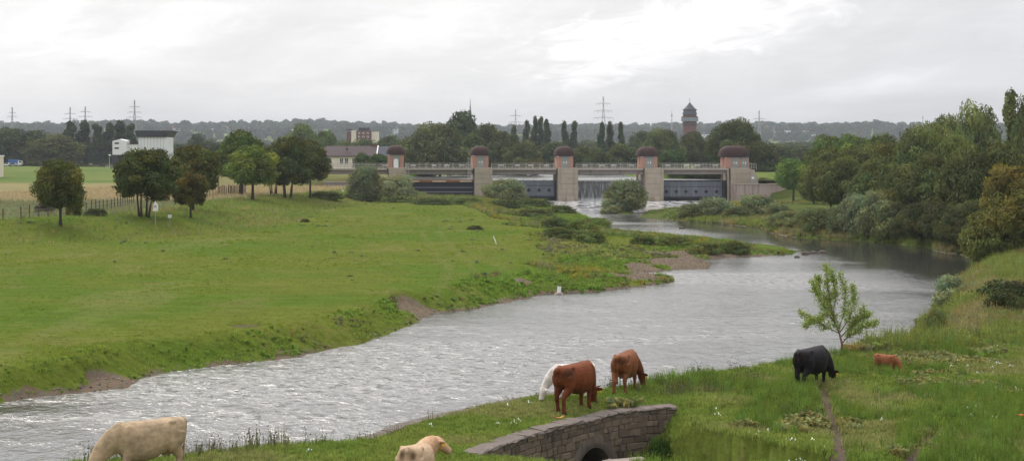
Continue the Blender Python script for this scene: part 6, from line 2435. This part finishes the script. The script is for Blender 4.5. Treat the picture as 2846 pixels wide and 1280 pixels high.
    for s, key in ((1, 'hl'), (-1, 'hr')):
        f = lg[key]
        mb.tube([(-0.60, s * .19 * slim, 1.08), (-0.54, s * .205 * slim, 0.86), (-0.58 + f * .3, s * .19, 0.68), (-0.73 + f * .6, s * .17, 0.52), (-0.755 + f * .75, s * .165, 0.44), (-0.735 + f * .85, s * .163, 0.30), (-0.725 + f, s * .163, 0.13), (-0.69 + f, s * .163, 0.06), (-0.68 + f, s * .163, -0.005)],
                [(.15, .23), (.15, .22), (.115, .17), (.076, .10), (.066, .08), (.055, .064), (.056, .062), (.064, .07), (.07, .082)], 12, up=(1, 0, 0))
    # tail
    sw = tail_sway
    mb.tube([(-0.84, 0, 1.30), (-0.915, sw * .1, 1.22), (-0.915, sw * .3, 1.02), (-0.875, sw * .6, 0.78), (-0.855, sw * .85, 0.56), (-0.85, sw, 0.44), (-0.85, sw * 1.05, 0.33)], [.045, .038, .028, .025, .030, .042, .012], 8)
    if udder:
        mb.ball((-0.42, 0, 0.64), (.19, .14, .13))
        for sx in (-.06, .06):
            for sy in (-1, 1):
                mb.tube([(-0.42 + sx, sy * .06, .56), (-0.42 + sx, sy * .065, .47)], [.028, .020], 6)
    me = mb.mesh('cow_raw', None)
    tmp = bpy.data.objects.new('cow_raw', me)
    COL.objects.link(tmp)
    rm = tmp.modifiers.new('fuse', 'REMESH')
    rm.mode = 'VOXEL'
    rm.voxel_size = 0.021
    sm = tmp.modifiers.new('soft', 'SMOOTH')
    sm.factor = 0.5
    sm.iterations = 5
    dg = bpy.context.evaluated_depsgraph_get()
    body = bpy.data.meshes.new_from_object(tmp.evaluated_get(dg))
    bpy.data.objects.remove(tmp)
    nv = len(body.vertices)
    co = np.zeros(nv * 3, np.float32)
    body.vertices.foreach_get('co', co)
    co = co.reshape(-1, 3)
    body.polygons.foreach_set('use_smooth', np.full(len(body.polygons), True))
    col = np.tile(np.array(base, float), (nv, 1))
    if belly is not None:
        k = smooth(0.95, 0.55, co[:, 2])[:, None]
        col = col * (1 - k) + np.array(belly) * k
    if head_c is not None:
        pv = np.array(tuple(poll))
        k = smooth(0.62, 0.25, np.linalg.norm(co - pv, axis=1))[:, None]
        col = col * (1 - k) + np.array(head_c) * k
    for (c, r, cc, st) in patches:
        q = np.sqrt((((co - np.array(c)) / np.array(r)) ** 2).sum(1)) + (fbm(co[:, 0] * 6 + co[:, 1] * 4, co[:, 2] * 6, 3, 3) - 0.5) * 0.5
        k = (smooth(1.25, 0.15, q) * st)[:, None]
        col = col * (1 - k) + np.array(cc) * k
    k = smooth(0.075, 0.05, co[:, 2])[:, None]
    hoof = np.array((0.035, 0.028, 0.022))
    col = col * (1 - k) + hoof * k
    mz = np.array(tuple(poll + hd * 0.52))
    k = smooth(0.10, 0.05, np.linalg.norm(co - mz, axis=1))[:, None] * 0.6
    col = col * (1 - k) + np.array(base) * 0.6 * k + np.array((0.05, 0.03, 0.03)) * k * 0.4
    ca = body.color_attributes.new('coat', 'FLOAT_COLOR', 'POINT')
    ca.data.foreach_set('color', np.concatenate([col, np.ones((nv, 1))], 1).astype(np.float32).ravel())
    body.materials.clear()
    body.materials.append(M_COAT)
    e = empty(name, pos, yaw)
    e.rotation_euler = (0, pitch, yaw)
    tag(e, label, 'calf' if name == 'calf' else 'cow')
    e.scale = (scale, scale * stocky, scale)
    body.name = 'body'
    obj('body', body, e)
    for s in (-1, 1):
        c = poll + hd * 0.17 + lat * (s * 0.098) + brow * 0.045
        MB().ball(tuple(c), 0.021, 8, 6).build('eye', M_EYE, e, smooth=True)
        if tags:
            c = poll + hd * 0.03 + lat * (s * 0.235) - Vector((0, 0, 0.055))
            MB().box(c.x - .028, c.x + .028, c.y - .03, c.y + .03, c.z - .055, c.z + .015, 0.008).build('ear_tag', M_TAG, e)
    return e


def on_ground(u, v, sink=0.02):
    g = ground_at(u, v)
    return (g.x, g.y, g.z - sink)


def level(x, y):
    """stand at the mean height under the feet"""
    zs = height(np.array([x, x + .5, x - .5, x, x]), np.array([y, y, y, y + .5, y - .5]))
    return (x, y, float(zs.min()) + 0.02)


R_ = math.radians
CREAM = (0.42, 0.31, 0.20)
make_cow('big cream cow grazing sideways at the lower left, head in the thistles', 'cow', level(X(412, 33.6), 33.6), R_(218), 1.04, CREAM, 'graze', -0.12,
         patches=[((-0.86, 0.1, 1.12), (.10, .16, .16), (0.16, 0.09, 0.045), 0.75), ((-0.5, .3, .66), (.16, .2, .10), (0.22, 0.12, 0.05), 0.6), ((0.55, .25, 1.1), (.35, .2, .35), (0.42, 0.29, 0.19), 0.5)],
         legs={'fl': 0.10, 'fr': -0.12, 'hl': 0.10, 'hr': -0.15}, head_c=(0.52, 0.37, 0.24), slim=0.98)
make_cow('cream cow at the bottom edge seen from behind with raised head turned right', 'cow', (X(1152, 35.0), 35.0, 1.90), R_(80), 1.06, (0.52, 0.365, 0.24), 'up', -0.42, pitch=0.16,
         patches=[((-0.86, 0.13, 1.14), (.09, .09, .16), (0.12, 0.06, 0.03), 0.85), ((-0.86, -0.13, 1.14), (.09, .09, .16), (0.12, 0.06, 0.03), 0.85)], head_c=(0.60, 0.36, 0.22))
make_cow('white cow grazing half hidden behind the nearest brown cow', 'cow', level(X(1594, 46.7), 46.7), R_(200), 0.84, (0.72, 0.66, 0.61), 'graze', 0.1, tags=False, legs={'fl': 0.16, 'fr': -0.1, 'hl': 0, 'hr': 0.1})
make_cow('red-brown cow grazing above the culvert arch, rump towards us', 'cow', level(X(1598, 44.6), 44.6), R_(54), 1.07, (0.175, 0.047, 0.016), 'graze', 0.25,
         patches=[((-0.70, -0.24, 1.14), (.34, .22, .24), (0.045, 0.018, 0.010), 0.75), ((-0.88, 0.05, 1.1), (.06, .12, .25), (0.05, 0.018, 0.010), 0.6), ((0.7, -.1, .55), (.3, .4, .3), (0.09, 0.028, 0.012), 0.6)],
         belly=(0.14, 0.038, 0.015), legs={'fl': 0.02, 'fr': -0.05, 'hl': 0.08, 'hr': -0.10}, udder=False, tail_sway=0.10, horns=True)
make_cow('brown cow with an udder grazing at the bank edge by the river', 'cow', level(X(1738, 48.2), 48.2), R_(70), 0.98, (0.205, 0.068, 0.024), 'graze', -0.30,
         patches=[((-0.80, -0.10, 1.15), (.24, .24, .22), (0.050, 0.022, 0.012), 0.75), ((-0.40, 0, 0.58), (.24, .2, .12), (0.42, 0.27, 0.18), 0.7), ((-0.88, 0.10, 1.05), (.06, .08, .2), (0.06, 0.025, 0.012), 0.5)],
         belly=(0.21, 0.085, 0.038), head_c=(0.12, 0.035, 0.015), legs={'fl': 0.0, 'fr': 0.10, 'hl': -0.12, 'hr': 0.10}, tail_sway=0.05)
make_cow('black cow grazing on the near bank beside the young tree', 'cow', level(X(2256, 49.2), 49.2), R_(50), 1.02, (0.013, 0.011, 0.013), 'graze', -0.1,
         patches=[((-0.85, 0.0, 1.15), (.12, .25, .2), (0.030, 0.016, 0.014), 0.6)], legs={'fl': 0.10, 'fr': 0.0, 'hl': 0.05, 'hr': -0.12}, slim=1.08)
make_cow('small rust-brown calf nosing in tall grass right of the black cow', 'calf', (X(2462, 52.4), 52.4, hz(X(2462, 52.4), 52.4) + 0.02), R_(-46), 0.52, (0.235, 0.085, 0.036), 'graze', 0.0, udder=False, tags=False, slim=0.95)
_ax, _ay = wall_pt(ARCH_S + 0.15, -1.0)
make_cow('pale grey cow standing in front of the culvert arch, only its back showing', 'cow', (_ax, _ay, hz(_ax, _ay) + 0.0), R_(20), 0.86, (0.42, 0.35, 0.31), 'low', -0.1, head_c=(0.50, 0.30, 0.16))


# ------------------------------------------------------------------ small things
def sign_tall():
    g = ground_at(432, 626)
    e = empty('river_sign', g)
    k = g.y / F
    tag(e, 'tall white house-shaped river sign with a dark mark on a thin post', 'sign')
    h0 = (626 - 587) * k
    MB().tube([(0, 0, -0.2), (0, 0, h0 + 0.3)], [0.04, 0.04], 8).build('post', M_GREY, e)
    w, hh, ht = 8 * k, 17 * k, 28 * k
    b = MB().prism([(-w, h0), (w, h0), (w, h0 + hh), (0, h0 + ht), (-w, h0 + hh)], -0.10, -0.05).build('board', M_WHITE, e)
    MB().add([(-w + .02, -.104, h0 + hh), (0, -.104, h0 + ht - .03), (-0.03, -.104, h0 + ht - .10), (-w + .09, -.104, h0 + hh - .01), (-w + .07, -.104, h0 + .05), (-w + .02, -.104, h0 + .05)],
             [(0, 5, 4, 3), (0, 3, 2, 1)]).build('red_edge', M_RED, b)
    MB().box(-0.12, 0.14, -0.108, -0.1035, h0 + hh * 0.82, h0 + hh * 0.92).build('black_mark', M_DARK, b)
    MB().box(-0.20, 0.02, -0.108, -0.1035, h0 + hh * 0.62, h0 + hh * 0.70).build('black_mark', M_DARK, b)
    MB().box(0.06, 0.12, -0.108, -0.1035, h0 + hh * 0.40, h0 + hh * 0.95).build('black_mark', M_GREY, b)


def sign_small():
    g = ground_at(472, 632)
    e = empty('notice_board', g)
    k = g.y / F
    tag(e, 'small white notice with a dark picture on a thin post right of the tall sign', 'sign')
    h0 = (632 - 606) * k
    MB().tube([(0, 0, -0.2), (0, 0, h0 + 0.2)], [0.03, 0.03], 8).build('post', M_GREY, e)
    b = MB().box(-5 * k, 5 * k, -0.08, -0.035, h0, h0 + 8 * k, 0.01).build('board', M_WHITE, e)
    MB().box(-2.4 * k, -0.4 * k, -0.086, -0.0815, h0 + 2 * k, h0 + 5.5 * k).build('picture', M_GREY, b)
    MB().box(0.2 * k, 2.2 * k, -0.086, -0.0815, h0 + 3 * k, h0 + 6.5 * k).build('picture', M_GREY, b)


def sign_tri():
    y = 292.0
    x = X(952.5, y)
    e = empty('warning_sign', (x, y, hz(x, y)))
    k = y / F
    tag(e, 'white warning triangle on a post at the far end of the dyke', 'sign')
    zt = Z(525, y) - e.location.z
    MB().tube([(0, 0, -0.2), (0, 0, zt - 6 * k)], [0.05, 0.05], 8).build('post', M_GREY, e)
    MB().prism([(-5 * k, zt - 9 * k), (5 * k, zt - 9 * k), (0, zt)], -0.12, -0.06).build('board', M_WHITE, e)


def leaning_pole():
    g = ground_at(1380, 678)
    e = empty('leaning_pole', g)
    k = g.y / F
    tag(e, 'thin white pole leaning in the meadow near the scrub', 'pole')
    MB().tube([(0, 0, -0.15), (-4 * k, 0.05, 10 * k), (-9 * k, 0.1, 22 * k)], [0.055, 0.055, 0.05], 8).build('shaft', M_WHITE, e)
    MB().ball((-9 * k, 0.1, 22 * k), 0.055, 8, 5).build('cap', M_GREY, e)


def shore_marker():
    x, y = P(1553, 813, 0.1)
    e = empty('shore_marker', (x, y, 0.0))
    k = y / F
    tag(e, 'stout white marker post standing tilted at the water edge by the gravel', 'post')
    MB().tube([(0, 0, -0.3), (0.02, 0, 0.2), (0.05, 0, 22 * k)], [6 * k, 5.6 * k, 5.2 * k], 12).build('post', M_WHITE, e)
    MB().tube([(0.05, 0, 22 * k + .003), (0.055, 0, 24 * k)], [5.4 * k, 4.2 * k], 12).build('cap', M_DARK, e)
    MB().ball((0, 0, 0.0), (13 * k, 10 * k, 0.16), 10, 6).build('footing', M_CONC2, e)


def litter():
    x, y = P(1553, 1166, 2.5)
    e = empty('orange_peel', (x, y, hz(x, y) + 0.02), 0.3)
    tag(e, 'orange and white curved scrap lying in the grass below the brown cow', 'litter')
    mo = weathered('orange rind', (0.62, 0.22, 0.08), 0.15, 6, 0.5)
    vs, fs = [], []
    n = 9
    for i in range(n):
        t = i / (n - 1)
        a = math.pi * (0.12 + 0.76 * t)
        w = 0.055 * math.sin(math.pi * (0.08 + 0.84 * t))
        cx, cz = -0.17 * math.cos(a), 0.13 - 0.11 * math.sin(a)
        for (yy, dz) in ((-w, 0.02), (0, -0.012), (w, 0.02), (w, 0.035), (0, 0.008), (-w, 0.035)):
            vs.append((cx, yy, cz + dz))
    for i in range(n - 1):
        for j in range(6):
            fs.append((i * 6 + j, i * 6 + (j + 1) % 6, (i + 1) * 6 + (j + 1) % 6, (i + 1) * 6 + j))
    fs += [tuple(range(5, -1, -1)), tuple(range((n - 1) * 6, n * 6))]
    MB().add(vs, fs).build('rind', mo, e, smooth=True)
    MB().box(-0.10, 0.10, -0.03, 0.03, 0.045, 0.052).build('pith', M_CREAM, e)
    x, y = P(2836, 1157, 2.7)
    e = empty('poppy', (x, y, hz(x, y)))
    tag(e, 'single orange-red flower in the grass at the right picture edge', 'flower')
    hh = max(0.3, Z(1157, y) - e.location.z)
    MB().tube([(0, 0, 0), (0.02, 0, hh)], [0.008, 0.006], 5).build('stem', M_GREY, e)
    pm = weathered('poppy petal', (0.62, 0.12, 0.03), 0.1, 5, 0.6)
    for k in range(4):
        a = k * 1.57
        MB().ball((0.02 + 0.045 * math.cos(a), 0.045 * math.sin(a), hh + 0.02), (0.055, 0.055, 0.02), 8, 5).build('petal', pm, e)


def fence_run(pts, n, hgt, label, wire=True, seed=1):
    rs = np.random.RandomState(seed)
    e = empty('post_fence', (pts[0][0], pts[0][1], hz(*pts[0])))
    tag(e, label, 'fence')
    o = e.location
    L = np.cumsum([0] + [math.dist(pts[i], pts[i + 1]) for i in range(len(pts) - 1)])
    A = np.array(pts)
    tops = []
    mp = weathered('weathered fence post', (0.085, 0.068, 0.058), 0.25, 3, 0.9)
    for k in range(n):
        s = L[-1] * k / (n - 1) + rs.normal(0, 0.12)
        x, y = np.interp(s, L, A[:, 0]), np.interp(s, L, A[:, 1])
        z = hz(x, y)
        h = hgt * rs.uniform(0.9, 1.12)
        lx = rs.normal(0, 0.04)
        MB().tube([(x - o.x, y - o.y, z - o.z - 0.2), (x - o.x + lx, y - o.y, z - o.z + h - .06), (x - o.x + lx, y - o.y, z - o.z + h)], [0.07, 0.062, 0.02], 7).build('post', mp, e)
        tops.append(Vector((x - o.x + lx, y - o.y - 0.07, z - o.z)))
    if wire:
        for f in (0.3, 0.6, 0.9):
            m = MB()
            m.tube([t + Vector((0, 0, hgt * f)) for t in tops], [0.012] * len(tops), 4)
            m.build('wire', M_GREY, e)


fence_run([P(u, v, 3.5) for u, v in ((-40, 616), (60, 612), (120, 606), (180, 602), (260, 592), (330, 580), (372, 570))], 26, 1.45, 'dark wooden post and wire fence along the tan field', True, 1)
fence_run([P(u, v, 3.6) for u, v in ((440, 562), (520, 555), (600, 548))], 18, 1.3, 'dark post fence half hidden behind the dyke trees', True, 2)
fence_run([P(u, v, 3.6) for u, v in ((604, 543), (640, 541), (682, 538))], 26, 1.9, 'close-set paling fence left of the bright green tree', True, 3)


def lamp_post():
    y = 560.0
    x = X(304, y)
    e = empty('lamp_post', (x, y, hz(x, y)))
    tag(e, 'pale lamp post beyond the field near the white factory', 'lamp')
    h = Z(431, y) - e.location.z
    MB().tube([(0, 0, 0), (0, 0, h)], [0.14, 0.09], 8).build('pole', M_RAIL, e)
    MB().ball((0.15, 0, h), (0.55, 0.35, 0.25), 10, 6).build('lantern', M_WHITE, e)
    e2 = empty('guard_rail', (X(304, y - 4), y - 4, hz(X(304, y - 4), y - 4)))
    tag(e2, 'small pale guard rail at the foot of the lamp post', 'railing')
    for k in range(5):
        MB().box(-1.4 + k * .7 - .06, -1.4 + k * .7 + .06, -.06, .06, 0, 1.5).build('post', M_RAIL, e2)
    for z in (0.5, 1.0, 1.45):
        MB().box(-1.4, 1.4, -.11, -.062, z - .05, z + .05).build('rail', M_RAIL, e2)


def car(u, y, paint, label, kindc='car'):
    x = X(u, y)
    e = empty('parked_car' if kindc == 'car' else 'parked_lorry', (x, y, hz(x, y)))
    tag(e, label, kindc)
    if kindc == 'car':
        MB().prism([(-2.1, .35), (2.1, .35), (2.15, .75), (1.2, .92), (.6, 1.42), (-1.2, 1.42), (-1.9, .95), (-2.15, .8)], -.85, .85).build('body', paint, e)
        MB().prism([(1.05, .95), (.55, 1.36), (-1.1, 1.36), (-1.6, .98)], -.88, -.853).build('side_window', M_GLASS, e)
        wx_ = (-1.3, 1.3)
    else:
        MB().box(-3.0, 1.2, -1.1, 1.1, .8, 2.9, 0.06).build('box_body', paint, e)
        c = MB().prism([(1.25, .6), (2.9, .6), (2.95, 1.5), (2.5, 2.5), (1.25, 2.5)], -1.05, 1.05).build('cab', M_WHITE, e)
        MB().prism([(1.7, 1.55), (2.8, 1.55), (2.45, 2.3), (1.7, 2.3)], -1.08, -1.053).build('side_window', M_GLASS, c)
        wx_ = (-2.0, 2.1)
    for w in wx_:
        for s in (-.82, .82):
            t = MB().tube([(w, s - .1, .33), (w, s + .1, .33)], [.33, .33], 12).build('wheel', M_DARK, e)


lamp_post()
M_BLUEP = weathered('blue lorry paint', (0.03, 0.09, 0.32), 0.1, 1, 0.35, spec=0.5)
car(44, 625, M_BLUEP, 'blue box lorry parked beyond the field at the far left', 'lorry')
car(20, 620, M_WHITE, 'white car parked left of the blue lorry beyond the field')
car(38, 612, M_GREY, 'silver car parked in front of the blue lorry')


def left_building():
    y = 470.0
    x = X(-34, y)
    e = empty('pump_house', (x, y, hz(x, y)))
    tag(e, 'pale concrete building corner with a tall window at the left picture edge', 'building')
    z1 = Z(431, y) - e.location.z
    w = X(-14, y) - x
    MB().box(-6, w, 0, 8, 0, z1 - 0.5).build('wall', M_WALLC, e)
    MB().box(-6.2, w + 0.2, -0.2, 8.2, z1 - 0.495, z1).build('roof', M_WHITE, e)
    for k in range(3):
        MB().box(w - 0.85 - k * 1.4, w - 0.30 - k * 1.4, -0.08, -0.004, 0.6, z1 - 1.0).build('window', M_GLASS, e)


left_building()
for f in (sign_tall, sign_small, sign_tri, leaning_pole, shore_marker, litter):
    f()


def boulders():
    rs = np.random.RandomState(8)
    for i, (u, v, s, lab) in enumerate(((2240, 703, .55, 'dark stone at the tip of the spit, nearest the bush'), (2262, 700, .4, 'dark stone in the water just right of the spit tip'), (2285, 699, .5, 'dark stone right of the other two off the spit'),
                                        (2215, 712, .35, 'small dark stone below the spit tip'), (1895, 632, .45, 'dark stone in the shallow channel by the gravel bar'))):
        x, y = P(u, v, 0.1)
        m = MB().ball((0, 0, 0), (s, s * .8, s * .5), 9, 6)
        m.v = [tuple(np.array(p) * rs.uniform(.8, 1.2)) for p in m.v]
        o = m.build('boulder', M_MORT, None, (x, y, 0.02), True)
        tag(o, lab, 'stone', 'stones off the spit')


boulders()

build_haze()
